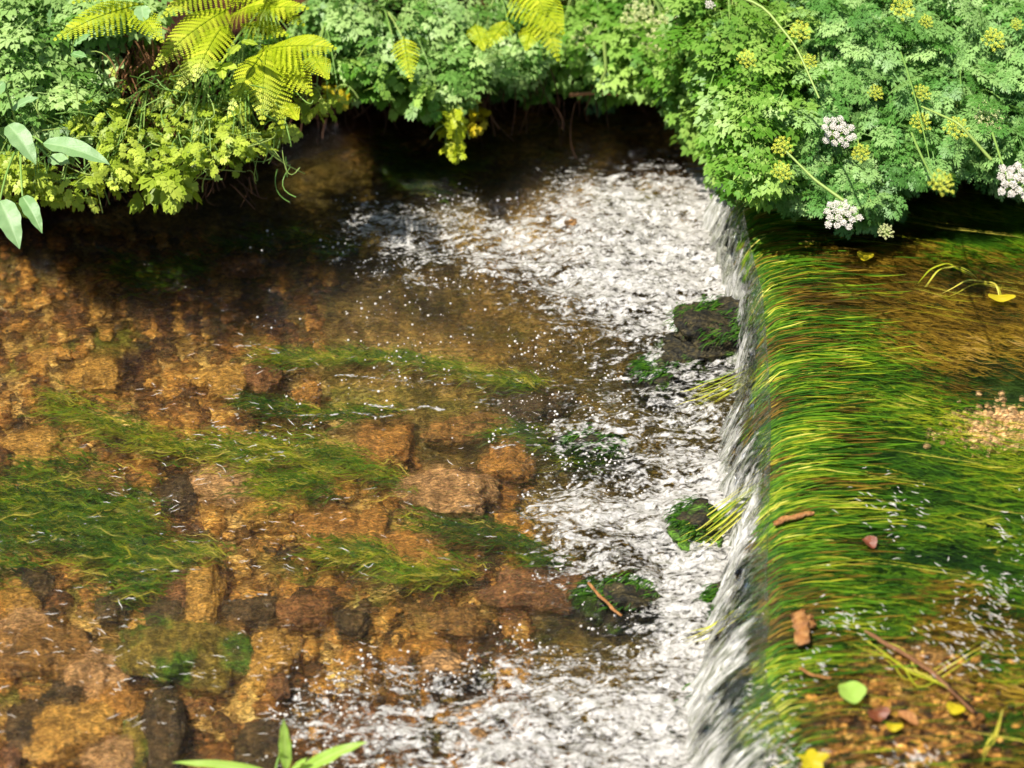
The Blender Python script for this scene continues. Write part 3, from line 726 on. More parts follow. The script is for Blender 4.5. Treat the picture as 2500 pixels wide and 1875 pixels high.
strand_bundle([(1850, 900, .12), (1800, 930, .06), (1740, 960, .02), (1700, 970, .01)], 26, .0013, 'yellow green strands hanging down the fall beside the large brown rock', tint=(.55, .95), spread=.012)
strand_bundle([(1860, 1190, .12), (1800, 1240, .06), (1740, 1290, .03), (1700, 1310, .02)], 26, .0013, 'yellow strands draped over the mossy green rock at the fall foot', tint=(.5, .95), spread=.010)
strand_bundle([(2420, 1560, H), (2250, 1660, H), (2190, 1580, H), (2060, 1530, H)], 3, .0016, 'long looping yellow strand floating at lower right', spread=.012)
strand_bundle([(2100, 1555, H), (2200, 1620, H), (2300, 1670, H), (2370, 1700, H)], 2, .0016, 'pale straw lying diagonally towards the bottom right corner', spread=.003)
strand_bundle([(2445, 1740, H), (2430, 1800, H), (2410, 1820, H), (2395, 1860, H)], 2, .0022, 'wavy yellow strand near the bottom right corner', spread=.002)
strand_bundle([(2380, 680, H), (2330, 645, H), (2280, 660, H), (2250, 700, H)], 3, .0024, 'arched yellow blade floating on the far upper pool', spread=.004)
strand_bundle([(2440, 740, H), (2430, 690, H), (2360, 690, H), (2300, 720, H)], 2, .0024, 'bent pale blade below the arched yellow blade', spread=.004)

# ------------------------------------------------------------------ painted ripple glints, then bubbles
g = Geo(); r = np.random.default_rng(55)  # thin pale ribbons that paint sun glints on the ripples
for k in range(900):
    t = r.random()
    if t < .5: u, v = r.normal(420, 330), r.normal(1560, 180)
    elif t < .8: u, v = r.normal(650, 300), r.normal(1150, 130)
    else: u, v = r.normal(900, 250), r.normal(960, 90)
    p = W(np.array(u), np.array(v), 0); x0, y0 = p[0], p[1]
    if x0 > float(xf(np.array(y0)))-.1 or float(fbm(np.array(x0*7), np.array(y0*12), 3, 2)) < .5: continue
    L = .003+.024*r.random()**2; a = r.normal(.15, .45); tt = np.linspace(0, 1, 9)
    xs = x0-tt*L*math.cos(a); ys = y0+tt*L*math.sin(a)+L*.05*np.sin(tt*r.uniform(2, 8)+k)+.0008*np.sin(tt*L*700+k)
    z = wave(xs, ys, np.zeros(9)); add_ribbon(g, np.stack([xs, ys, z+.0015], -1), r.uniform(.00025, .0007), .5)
o = g.obj('glint_streaks', MAT['bubble']); tag(o, 'short pale painted glints riding the ripples of the lower pool', 'foam', kind='stuff')
g = Geo(); r = np.random.default_rng(5); cnt = 0
while cnt < 1700:
    n = 4000; u = r.uniform(350, 1800, n); v = r.uniform(440, 1900, n); P = W(u, v, 0)
    dd = dens_at(P[:, 0], P[:, 1]); ok = (r.random(n) < np.clip((dd-.06)*2.0, 0, 1)*np.clip(1.05-dd*1.2, .02, 1)) & (P[:, 0] < xf(P[:, 1])-.01)
    clus = fbm(P[:, 0]*16, P[:, 1]*22, 6, 3); ok &= (clus > .64-.35*dd)
    for p, d_ in zip(P[ok], dd[ok]):
        sz = .0007+.0026*r.random()**2; z = float(wave(np.array(p[0]), np.array(p[1]), np.array(d_)))
        g.add(IV0*np.array([sz, sz, sz*.8])+np.array([p[0], p[1], z+sz*.4+.001]), IF0, r.random()); cnt += 1
o = g.obj('bubbles', MAT['bubble']); tag(o, 'scattered white bubbles and droplets around the froth', 'bubbles', kind='stuff')

# ------------------------------------------------------------------ leaf templates
class Tmp:
    def __init__(s): s.V = []; s.F = []
    def quad(s, a, b, c, d): i = len(s.V); s.V += [a, b, c, d]; s.F.append((i, i+1, i+2, i+3))
    def arr(s): return np.array(s.V, float), np.array(s.F)
def lobe(T, p, ang, L, wd, z=0, wp=.55):
    c, s_ = math.cos(ang), math.sin(ang); q = lambda a, b, h: (p[0]+c*a-s_*b, p[1]+s_*a+c*b, z+h)
    T.quad(q(0, 0, 0), q(L*wp, -wd/2, L*.12), q(L, 0, -L*.05), q(L*wp, wd/2, L*.12))
def bar(T, a, b, wd):
    a = np.array(a); b = np.array(b); d = b-a; n = np.array([-d[1], d[0]])/(np.hypot(*d)+1e-9)*wd/2
    T.quad((*(a-n), 0), (*(b-n*.6), 0), (*(b+n*.6), 0), (*(a+n), 0))
def compound(kind, rr):
    T = Tmp(); bar(T, (0, 0), (.9, 0), .02)
    def leaflet(p, a, s_):
        if kind == 'fine':
            for da, l in ((-.75, .7), (0, 1), (.75, .7)): lobe(T, p, a+da+rr.normal(0, .08), s_*l, s_*.33, rr.normal(0, .01))
            q = (p[0]+math.cos(a)*s_*.45, p[1]+math.sin(a)*s_*.45)
            for da in (-.6, .6): lobe(T, q, a+da, s_*.5, s_*.2, rr.normal(0, .01))
        elif kind == 'broad':
            for da, l in ((-.8, .8), (0, 1), (.8, .8)): lobe(T, p, a+da+rr.normal(0, .1), s_*l, s_*.52, rr.normal(0, .012), .6)
        else:
            for da, l in ((-1.0, .75), (-.4, .95), (.1, 1), (.55, .95), (1.0, .75)): lobe(T, p, a+da+rr.normal(0, .1), s_*l, s_*.5, rr.normal(0, .01), .68)
    if kind == 'herb':
        for t, s_ in ((.35, .2), (.6, .24)):
            for sg in (-1, 1): leaflet((t, 0), sg*1.2, s_*1.2)
        leaflet((.82, 0), 0, .40)
    else:
        fine = kind == 'fine'
        ts = (.32, .58, .8) if fine else (.36, .72)
        for t in ts:
            pl = .42*(1.05-t*.75) if fine else .44*(1.1-t*.6)
            for sg in (-1, 1):
                a = sg*(.95-.25*t)+rr.normal(0, .08); tip = (t+math.cos(a)*pl, math.sin(a)*pl); bar(T, (t, 0), tip, .014)
                leaflet(tip, a*.8, (.22 if fine else .25)*(1.1-t*.4))
                for f in (.5,) if not fine else (.35, .68):
                    q = (t+math.cos(a)*pl*f, math.sin(a)*pl*f)
                    for s2 in (-1, 1): leaflet(q, a+s2*.95, (.145 if fine else .19)*(1.15-t*.5))
        leaflet((.88, 0), 0, .22 if fine else .28)
    V, F = T.arr(); V[:, 2] -= .22*V[:, 0]**2+.25*V[:, 1]**2; return V, F
rr = np.random.default_rng(2)
TPL = {k: [compound(k, rr) for _ in range(5)] for k in ('fine', 'broad', 'herb')}
def place(g, tpl, pos, yaw, tilt, roll, sc, tint):
    V, F = tpl; cy, sy = math.cos(yaw), math.sin(yaw); ct, st_ = math.cos(tilt), math.sin(tilt); cr, sr = math.cos(roll), math.sin(roll)
    Rx = np.array([[1, 0, 0], [0, cr, -sr], [0, sr, cr]]); Ry = np.array([[ct, 0, st_], [0, 1, 0], [-st_, 0, ct]]); Rz = np.array([[cy, -sy, 0], [sy, cy, 0], [0, 0, 1]])
    M = Rz@Ry@Rx; g.add((V*sc)@M.T+pos, F, tint)
def foliage(root, ells, kind, mat, size, dens, r, jit=.06, stems=True, layers=1.0):
    """ells: (u, v, ru, rv, depth) crowns of one plant; returns nothing, adds the parts foliage and stem"""
    g = Geo(); gs = Geo(); base = np.array(root.location)
    for (u, v, ru, rv, dep) in ells:
        n = int(ru*rv*math.pi/1e4*dens)
        cen = WD(np.array(float(u)), np.array(float(v)), np.array(dep))
        for k in range(n):
            a = r.uniform(0, 2*math.pi); q = math.sqrt(r.random())*(1+r.normal(0, .08)); lay = r.random()
            du = ru*q*math.cos(a); dv = rv*q*math.sin(a)
            dd = dep-(1-q*q)*.07+lay*.16*layers+r.normal(0, jit*.3)
            p = WD(np.array(u+du), np.array(v+dv), np.array(dd))
            yaw = math.atan2(p[1]-cen[1]-.05, p[0]-cen[0])+r.normal(0, .9); s_ = size*r.uniform(.7, 1.2)
            tint = np.clip(.78-.62*lay+r.normal(0, .16), 0, 1)  # inner layers coloured darker: shade between the leaves painted into the tint
            p = p-np.array([math.cos(yaw), math.sin(yaw), 0])*s_*.5
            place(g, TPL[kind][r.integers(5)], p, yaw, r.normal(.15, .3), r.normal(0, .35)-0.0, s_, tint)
            if stems and k % 5 == 0:
                b = cen*.5+base*.5+np.array([0, 0, .02])
                if r.random() < .5: b = cen+np.array([r.normal(0, .04), .08, -.05])
                P = bez(b, (b+p)/2+np.array([0, 0, .05]), p, 7); V, F = tube(P, np.linspace(.0022, .0010, 7), 4); gs.add(V, F, r.uniform(.3, .9))
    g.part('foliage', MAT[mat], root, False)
    if gs.n: gs.part('stem', MAT['stem'], root)
def umbel(root, u, v, rpx, dep, kind, r):
    c = WD(np.array(float(u)), np.array(float(v)), np.array(dep)); rad = rpx/FPX*dep
    g = Geo(); ax = np.array([r.normal(0, .15), -.55, .8]); ax /= np.linalg.norm(ax); sx = np.cross(ax, [1, 0, 0]); sx /= np.linalg.norm(sx); sy = np.cross(ax, sx)
    node = c-ax*rad*.9; rays = Geo(); nu = 17 if kind == 'white' else 22
    for k in range(nu):
        q = math.sqrt((k+.5)/nu); a = k*2.4; d = sx*math.cos(a)*q+sy*math.sin(a)*q
        tip = c+d*rad*(1+r.normal(0, .05))-ax*rad*.35*q*q
        V, F = tube(bez(node, (node+tip)/2+d*rad*.2, tip, 4), .0007, 4); rays.add(V, F, .8)
        m = 28 if kind == 'white' else 11; ur = rad*(.18 if kind == 'white' else .14)
        for j in range(m):
            qq = math.sqrt((j+.5)/m); b = j*2.4+k
            p = tip+(sx*math.cos(b)+sy*math.sin(b))*ur*qq*1.2*r.uniform(.85, 1.15)+ax*ur*(.3-.4*qq*qq)
            sz = ur*(.25 if kind == 'white' else .32)*r.uniform(.7, 1.2)
            g.add(IV0*sz*np.array([1, 1, .8])+p, IF0, r.random())
    # stem from the plant's middle to the head
    head = empty('x', c, 'x', 'x') if False else None
    fl = g.part('flower_head', MAT['white' if kind == 'white' else ('umbely' if kind == 'yellow' else 'pale')], root)
    b = np.array(root.location); mid = (c+b)/2; low = c+(b-c)*.55
    V, F = tube(bez(c+(b-c)*.25-np.array([0, 0, .06]), c*.9+b*.1-np.array([0, 0, .05]), node, 10), np.linspace(.0026, .0012, 10), 5); rays.add(V, F, .6)
    V, F, A = rays.out(); ro = mesh('flower_stalk', V-b, F, MAT['stem'], None, {'tint': A}); ro.parent = root
def plant(name, ells, kind, mat, size, dens, lab, cat='plant', group=None, umbels=(), base=None, seed=0, layers=1.0):
    r = np.random.default_rng(100+seed); e = ells[0]
    c = WD(np.array(float(e[0])), np.array(float(e[1])), np.array(e[4]))
    if base is None:
        bx = c[0]; by = max(float(bank_y(np.array(bx)))+.08, c[1]+.1); base = (bx, by, float(bank_surface(np.array(bx), np.array(by)))-.01)
    root = empty(name, base, lab, cat, group)
    foliage(root, ells, kind, mat, size, dens, r, layers=layers)
    for (u, v, rp, k, *dd_) in umbels:
        dep = min(x_[4]+.0*0 for x_ in ells)-.06
        best = min(ells, key=lambda q: ((q[0]-u)/q[2])**2+((q[1]-v)/q[3])**2); umbel(root, u, v, rp, dd_[0] if dd_ else best[4]-.09, k, r)
    return root
GR = 'flowering dropwort clumps on the right bank'
plant('water_dropwort', [(1450, 110, 120, 95, 4.6), (1400, 60, 110, 90, 4.62)], 'broad', 'broad', 0.096, 35, 'blurred dropwort clump with pale round flower heads right of the yellow fern tip', group=GR, umbels=[(1433, 85, 38, 'pale')], seed=1)
plant('water_dropwort', [(1580, 60, 150, 90, 4.55), (1580, 120, 140, 80, 4.5)], 'broad', 'broad', 0.096, 35, 'dropwort clump with a wide spray of pale yellow heads at the top edge', group=GR, umbels=[(1560, 40, 45, 'pale'), (1640, 60, 42, 'pale'), (1600, 100, 30, 'pale'), (1669, 75, 22, 'yellow')], seed=2)
plant('water_dropwort', [(1700, 160, 120, 85, 4.38), (1755, 260, 80, 70, 4.36), (1785, 360, 44, 66, 4.34)], 'broad', 'broad', 0.085, 40, 'leafy green dropwort hanging lowest over the dark gap beside the top of the fall', group=GR, seed=3)
plant('water_dropwort', [(1790, 70, 150, 100, 4.2), (1850, 160, 130, 90, 4.15)], 'broad', 'broad', 0.085, 37, 'green dropwort clump crossed by a long pale branching stalk', group=GR, umbels=[(1825, 141, 24, 'yellow'), (1953, 73, 28, 'yellow'), (1733, 10, 12, 'white')], seed=4)
plant('water_dropwort', [(1840, 290, 110, 100, 4.05), (1850, 390, 80, 60, 4.0)], 'broad', 'broad', 0.079, 40, 'dropwort clump bearing two bright yellow heads one above the other', group=GR, umbels=[(1908, 355, 26, 'yellow'), (1910, 417, 26, 'yellow'), (1976, 148, 20, 'yellow')], seed=5)
plant('water_dropwort', [(2060, 60, 150, 100, 4.20), (2220, 60, 150, 100, 4.20), (2150, 150, 140, 80, 4.18)], 'fine', 'fine', 0.100, 28, 'pale leaved dropwort clump at the top edge with one soft yellow head', group=GR, umbels=[(2205, 17, 30, 'yellow'), (2263, 50, 18, 'yellow')], seed=6)
plant('water_dropwort', [(2400, 60, 140, 110, 4.18), (2480, 160, 120, 90, 4.16), (2560, 90, 110, 140, 4.16)], 'fine', 'fine', 0.100, 28, 'dropwort clump filling the top right corner', group=GR, umbels=[(2429, 93, 30, 'yellow'), (2483, 58, 16, 'yellow')], seed=7)
plant('water_dropwort', [(2020, 230, 130, 90, 4.15), (1990, 330, 120, 80, 4.10), (1960, 420, 80, 50, 4.10)], 'fine', 'fine', 0.087, 34, 'fine-leaved dropwort with a white head in the middle of its leaves', group=GR, umbels=[(2050, 320, 42, 'white'), (2101, 372, 24, 'yellow'), (2140, 224, 20, 'yellow')], seed=8)
plant('water_dropwort', [(2230, 230, 150, 80, 4.13), (2200, 320, 120, 70, 4.10)], 'fine', 'fine', 0.087, 31, 'dropwort clump with two small yellow heads one above the other beside a dark gap', group=GR, umbels=[(2252, 224, 22, 'yellow'), (2248, 295, 26, 'yellow')], seed=9)
plant('water_dropwort', [(2400, 250, 140, 80, 4.10), (2380, 340, 130, 55, 4.06), (2520, 330, 90, 80, 4.06)], 'fine', 'fine', 0.087, 31, 'dropwort clump with a loose starry pale head near the right edge', group=GR, umbels=[(2418, 282, 38, 'pale'), (2337, 309, 30, 'yellow')], seed=10)
plant('water_dropwort', [(2040, 440, 110, 50, 4.06), (2120, 480, 80, 40, 4.05), (2090, 410, 110, 40, 4.08), (2200, 400, 90, 30, 4.08)], 'fine', 'fine', 0.073, 30, 'lowest dropwort spray reaching over the water with a round white head at its tip', group=GR, umbels=[(2055, 522, 42, 'white'), (2163, 563, 20, 'pale')], seed=11, layers=.5)
plant('water_dropwort', [(2440, 400, 70, 24, 4.20), (2540, 420, 60, 40, 4.20)], 'fine', 'fine', 0.075, 27, 'dropwort with a large blurred white head at the right edge of the picture', group=GR, umbels=[(2484, 440, 48, 'white', 3.62)], seed=12, layers=.5)
plant('water_dropwort', [(2280, 410, 50, 20, 3.80)], 'fine', 'fine', 0.069, 16, 'single dropwort stalk with a blurred lemon yellow head over the dark water', group=GR, umbels=[(2302, 444, 32, 'yellow', 3.45)], seed=13, layers=.5)
GL = 'leafy parsley-like clumps on the far bank'
plant('wild_parsley', [(50, 70, 130, 110, 4.13), (150, 110, 110, 90, 4.15)], 'broad', 'mint', 0.100, 37, 'blue-green parsley-leaved clump in the top left corner', group=GL, seed=20)
plant('wild_parsley', [(50, 210, 120, 90, 4.10), (150, 230, 70, 80, 4.10), (-80, 180, 120, 150, 4.10)], 'broad', 'mint', 0.100, 37, 'blue-green parsley-leaved clump at the left edge above the long pale leaves', group=GL, seed=21)
plant('wild_parsley', [(230, 20, 90, 40, 4.13), (250, 0, 120, 40, 4.13)], 'broad', 'mint', 0.094, 32, 'parsley-leaved clump behind the leftmost yellow fern frond', group=GL, seed=22)
plant('wild_parsley', [(830, 40, 110, 80, 4.42), (870, 110, 90, 60, 4.38)], 'broad', 'mint', 0.083, 39, 'grey-green leafy clump just right of the big ferns', group=GL, seed=23)
plant('wild_parsley', [(1010, 50, 130, 80, 4.5), (1060, 140, 130, 60, 4.45), (1100, 190, 90, 40, 4.42)], 'broad', 'mint', 0.077, 43, 'grey-green leafy clump hanging over the yellow trailing bunch', group=GL, seed=24)
plant('wild_parsley', [(1200, 70, 110, 80, 4.55), (1230, 130, 90, 50, 4.5)], 'broad', 'mint', 0.077, 39, 'grey-green leafy clump under the yellow fern tip at the top centre', group=GL, seed=25)
plant('wild_parsley', [(930, 180, 100, 50, 4.4), (1030, 220, 70, 40, 4.42), (870, 160, 70, 40, 4.4)], 'herb', 'broad', .055, 90, 'small-leaved green clump above the row of yellow dying leaves', group=GL, seed=26)
GH = 'yellow-green low herbs on the left bank'
hb = [([(250, 300, 90, 70, 4.05)], 'low yellow-green herb below the leftmost fern frond'),
 ([(330, 370, 90, 60, 4.0), (270, 420, 60, 30, 4.0)], 'low herb spilling over the bank right of the long pale leaf'),
 ([(440, 300, 110, 60, 4.1), (400, 230, 80, 50, 4.15)], 'low herb growing between the reddish stems and the big ferns'),
 ([(470, 380, 80, 40, 4.0)], 'low herb at the bank lip above the hanging round leaf'),
 ([(570, 350, 80, 45, 4.05), (560, 290, 80, 50, 4.1)], 'low herb on the bank under the lowest fern tips'),
 ([(680, 310, 50, 30, 4.15)], 'blurred herb sprig at the right end of the low herbs'),
 ([(60, 450, 80, 60, 4.02), (0, 400, 70, 60, 4.02)], 'yellowish herb under the long pale leaves at the left edge'),
 ([(170, 455, 70, 40, 4.04)], 'small herb tuft on the bank edge between the left leaves and the stones'),
 ([(330, 120, 80, 70, 4.25), (300, 190, 70, 50, 4.2)], 'low herb behind the reddish dry stems'),
 ([(600, 200, 90, 60, 4.2), (660, 130, 80, 60, 4.25)], 'green herb showing between the big fern fronds'),
 ([(410, 442, 40, 26, 3.97)], 'single pale green lobed leaf hanging lowest over the dark water')]
for i, (e, lab) in enumerate(hb): plant('low_herb', e, 'herb', 'herb' if i != 9 else 'broad', .033 if i != 10 else .075, 62, lab, 'herb', GH, seed=40+i)
plant('hanging_weed', [(1105, 290, 26, 40, 4.4), (1110, 340, 16, 45, 4.4)], 'herb', 'fern', .034, 130, 'bright yellow bunch of leaves dangling over the dark water', 'plant', seed=60)
plant('hanging_weed', [(1165, 285, 16, 40, 4.45)], 'herb', 'yellow', .03, 90, 'orange-yellow withered leaves right of the dangling yellow bunch', 'plant', seed=61)
plant('withered_herb', [(890, 200, 60, 24, 4.42), (830, 215, 40, 20, 4.42)], 'herb', 'yellow', .04, 80, 'row of small yellow dying leaves under the centre clumps', 'plant', seed=62)
plant('hanging_weed', [(1250, 190, 100, 40, 4.65), (1330, 220, 60, 24, 4.65)], 'herb', 'broad', .04, 40, 'sparse dim leaves in the shade below the yellow fern tip', 'plant', seed=63)
plant('hanging_weed', [(780, 240, 70, 30, 4.25)], 'herb', 'herb', .04, 50, 'few blurred leaves at the right foot of the big ferns', 'plant', seed=64)

# ------------------------------------------------------------------ ferns
def frond(root, b, t, dep, wpx, r, mat='fern', dep2=None):
    a = WD(np.array(float(b[0])), np.array(float(b[1])), np.array(dep)); c = WD(np.array(float(t[0])), np.array(float(t[1])), np.array(dep2 or dep-.08))
    L = np.linalg.norm(c-a); n = max(12, int(L/.0105)); mid = (a+c)/2+np.array([0, -.02, .16*L])
    P = bez(a, mid, c, n); T = np.gradient(P, axis=0); T /= np.linalg.norm(T, axis=1)[:, None]
    cam = CAM-P; nrm = np.array([0, -.25, 1.0]); side = np.cross(T, nrm); side /= np.linalg.norm(side, axis=1)[:, None]; N = np.cross(side, T)
    g = Geo(); V, F = tube(P, np.linspace(.0022, .0006, n), 4); g.add(V, F, .3); wid = 1.3*wpx/FPX*dep
    for i in range(1, n):
        t_ = i/(n-1); pw = wid*min(1, t_*5+.35)*(1-t_**1.7)+.003
        for sg in (-1, 1):
            d = side[i]*sg*.88+T[i]*.42; d /= np.linalg.norm(d); m = max(3, int(pw/.0036)); q = np.cross(N[i], d)
            base = P[i]; dr = -N[i]*pw*.30
            tn = np.clip(r.normal(.62, .16), 0, 1)
            Vs = []; Fs = []
            for k in range(m):
                f = k/m; pp = base+d*pw*f+dr*f*f; l = .0056*(1-f*.85)*min(1, pw/.03+.35)+.0010
                for s2 in (-1, 1):
                    e = q*s2*.92+d*.45; h = d*.0025; j = len(Vs)
                    Vs += [pp-h*.7, pp+e*l-h*.2, pp+e*l*1.02+h*.5, pp+h*.9]; Fs.append((j, j+1, j+2, j+3))
            g.add(np.array(Vs), np.array(Fs), tn)
    g.part('frond', MAT[mat], root, False)
def fern(fr, dep, lab, seed, base=None):
    r = np.random.default_rng(seed); b0 = fr[0][0]; c = WD(np.array(float(b0[0])), np.array(float(b0[1])), np.array(dep))
    root = empty('fern', c+np.array([0, .04, -.06]), lab, 'fern', 'ferns on the far bank')
    for (b, t, wpx) in fr: frond(root, b, t, dep+r.normal(0, .02), wpx, r)
    return root
fern([((350, 10), (135, 95), 58), ((330, -60), (180, 5), 45), ((330, 20), (395, 100), 34)], 4.02, 'leftmost yellow fern with one long frond pointing left', 71)
fern([((560, 20), (375, 165), 60), ((560, 60), (428, 225), 48), ((545, 60), (475, 195), 40), ((600, -60), (395, 40), 62), ((520, -60), (400, -10), 50)], 4.12, 'big yellow fern with drooping fronds left of the top centre', 72)
fern([((600, 30), (750, 20), 45), ((560, -40), (740, 60), 60), ((560, 40), (640, 10), 60), ((570, -60), (660, -10), 60), ((590, 60), (700, 85), 40)], 4.15, 'yellow fern fanning right at the top edge above the lowest fern', 73)
fern([((650, 120), (818, 118), 62), ((640, 130), (560, 275), 36), ((650, 120), (640, 300), 48), ((660, 150), (690, 310), 44), ((670, 140), (760, 230), 48), ((640, 110), (740, 180), 50)], 4.08, 'lowest big yellow fern leaning out over the dark water', 74)
fern([((1260, -30), (1375, 80), 62), ((1300, -30), (1362, 145), 50), ((1280, -60), (1330, 30), 55)], 4.4, 'bright yellow fern tip at the top centre edge', 75)
fern([((985, 90), (1003, 195), 30)], 4.3, 'small single fern frond hanging in the centre clump', 76)
fern([((1240, 50), (1190, 115), 26), ((1300, 60), (1285, 120), 26), ((1160, 60), (1180, 120), 24)], 4.4, 'dim little fern fronds under the yellow fern tip', 77)
fern([((700, 250), (725, 290), 22), ((760, 130), (800, 190), 30)], 4.0, 'soft blurred yellow fern piece right of the lowest big fern', 78)

# ------------------------------------------------------------------ broad leaves
def blade(a, c, wid, sag, n=14, m=6, fold=.25, up=(0, -.3, 1), wav=.0):
    mid = (a+c)/2+np.array([0, 0, sag]); P = bez(a, mid, c, n); T = np.gradient(P, axis=0); T /= np.linalg.norm(T, axis=1)[:, None]
    side = np.cross(T, np.array(up)); side /= np.linalg.norm(side, axis=1)[:, None]; N = np.cross(side, T); t = np.linspace(0, 1, n)
    pw = wid*(np.sin(math.pi*np.clip(t**.75, 0, 1))**.8+.02); s_ = np.linspace(-1, 1, 2*m+1)
    ed = (1+.06*np.sin(t*60))[:, None]
    V = P[:, None]+side[:, None]*(s_[None]*pw[:, None]*ed)[..., None]+N[:, None]*((np.abs(s_)**1.0*fold)[None]*pw[:, None]+wav*np.sin(t*22)[:, None]*np.abs(s_)[None])[..., None]
    return V.reshape(-1, 3), grid_faces(n, 2*m+1)
def leafplant(name, leaves, mat, lab, cat, base, stems=True, group=None):
    root = empty(name, base, lab, cat, group); r = np.random.default_rng(len(lab))
    for (b, t, dep, wpx, sag) in leaves:
        a = WD(np.array(float(b[0])), np.array(float(b[1])), np.array(dep)); c = WD(np.array(float(t[0])), np.array(float(t[1])), np.array(dep-.03))
        V, F = blade(a, c, wpx/FPX*dep, sag, wav=.0015); A = np.full(len(V), r.uniform(.45, .75)); A = A.reshape(14, 13); A[:, 6] = .95; A = A.ravel()
        part('leaf', V, F, MAT[mat], root, {'tint': A})
        if stems:
            bb = np.array(root.location); V, F = tube(bez(bb, (bb+a)/2+np.array([0, 0, .03]), a, 8), np.linspace(.003, .0018, 8), 5); part('stem', V, F, MAT['stem'], root, {'tint': np.full(len(V), .5)})
    return root
b_ = WD(np.array(30.), np.array(330.), np.array(3.92))
leafplant('broad_leaved_plant', [((105, 350), (268, 402), 3.88, 26, .02), ((20, 305), (88, 402), 3.90, 27, .02), ((0, 490), (48, 608), 3.84, 30, .02), ((55, 480), (103, 570), 3.90, 20, .02), ((30, 270), (95, 240), 3.92, 14, .01), ((120, 385), (170, 400), 3.94, 20, .0), ((10, 200), (-60, 300), 3.90, 26, .02)], 'lance', 'tall plant with long pale lance-shaped leaves at the left edge', 'plant', b_+np.array([0, .05, -.05]))
b_ = WD(np.array(540.), np.array(165.), np.array(4.05))
leafplant('young_shrub', [((538, 160), (500, 165), 3.95, 14, .0), ((540, 162), (545, 195), 3.95, 13, .0), ((542, 160), (580, 168), 3.95, 14, .0), ((540, 155), (560, 130), 3.95, 12, .0), ((536, 155), (515, 150), 3.95, 11, .0), ((585, 110), (560, 135), 3.98, 10, .0), ((590, 100), (630, 110), 3.98, 10, .0)], 'herb', 'small plant with a star of pointed yellow-green leaves between fern fronds', 'plant', b_+np.array([0, .04, -.05]))
b_ = WD(np.array(200.), np.array(100.), np.array(4.1))
leafplant('round_leaved_plant', [((180, 110), (222, 85), 3.95, 14, .0), ((120, 60), (128, 20), 3.95, 15, .0), ((175, 130), (212, 140), 3.95, 12, .0), ((345, 15), (352, 55), 3.98, 20, .0)], 'lance', 'plant with a few smooth oval leaves beside the leftmost fern', 'plant', b_)
b_ = np.array([-.40, -1.42, .08])
leafplant('sprout', [((700, 1880), (692, 1755), 3.22, 15, .005), ((715, 1900), (897, 1812), 3.22, 17, .02), ((690, 1900), (420, 1862), 3.24, 13, .02), ((712, 1880), (752, 1850), 3.22, 8, .0), ((708, 1890), (650, 1930), 3.2, 12, .0), ((680, 1850), (686, 1828), 3.22, 3, .0)], 'sprout', 'bright green sprout with pointed leaves rising from the bottom edge', 'plant', b_)

# ------------------------------------------------------------------ floating leaves, bark, stick
def flat_leaf(name, u, v, z, wpx, hpx, ang, mat, lab, lobes=0, cat='leaf'):
    p = W(np.array(float(u)), np.array(float(v)), z); dep = np.linalg.norm(p-CAM); rx = wpx/2/FPX*dep; ry = hpx/2/FPX*dep/.66
    n = 40; th = np.linspace(0, 2*math.pi, n, endpoint=False); rad = 1+(.22*np.cos(th*lobes) if lobes else .05*np.cos(5*th+1)); rad = rad*(1+.12*np.cos(th))
    rings = [np.array([[0, 0, .0]])]
    for q in (.33, .66, 1): rings.append(np.stack([np.cos(th)*rad*q*rx, np.sin(th)*rad*q*ry, .004*np.cos(2*th)*q+.003*q*q], -1))
    V = np.concatenate(rings); a = R(ang); M = np.array([[math.cos(a), math.sin(a), 0], [-math.sin(a), math.cos(a), 0], [0, 0, 1]]); V = V@M
    i = np.arange(n); j = (i+1) % n; F3 = np.stack([0*i, i+1, j+1], -1); F4 = np.concatenate([np.stack([1+i+k*n, 1+i+(k+1)*n, 1+j+(k+1)*n, 1+j+k*n], -1) for k in (0, 1)])
    o = mesh(name, V, [F3, F4], mat, None, {'tint': np.full(len(V), .6)}); o.location = p; tag(o, lab, cat, 'loose leaves caught in the stream'); return o
flat_leaf('fallen_leaf', 2075, 1690, H+.008, 66, 44, 10, MAT['sprout'], 'round lime green leaf stranded on the brown stony patch')
flat_leaf('fallen_leaf', 2121, 1325, H+.006, 34, 26, 30, MAT['deadleaf'], 'small maroon dead leaf lying on the green weed')
flat_leaf('fallen_leaf', 1980, 1858, H+.008, 66, 40, 15, MAT['yellow'], 'bright yellow lobed leaf at the bottom edge right of the fall', 5)
flat_leaf('fallen_leaf', 2215, 1755, H+.002, 30, 36, 50, MAT['bark'], 'tan pointed leaf on the stony patch right of the lime green leaf')
flat_leaf('fallen_leaf', 2330, 1730, H+.006, 44, 22, -30, MAT['yellow'], 'small yellow leaf near the wavy strand at lower right')
flat_leaf('fallen_leaf', 2440, 727, H+.006, 64, 18, -5, MAT['yellow'], 'narrow glowing yellow leaf floating on the far upper pool')
flat_leaf('fallen_leaf', 2110, 625, H+.006, 40, 22, -20, MAT['yellow'], 'blurred golden leaf caught in weed near the top of the weir')
flat_leaf('fallen_leaf', 2180, 1775, H+.006, 40, 16, -10, MAT['yellow'], 'tiny orange-yellow leaf scrap on the stony patch')
flat_leaf('fallen_leaf', 2140, 1745, H+.001, 56, 26, 20, MAT['deadleaf'], 'curled reddish leaf beside the tan pointed leaf')
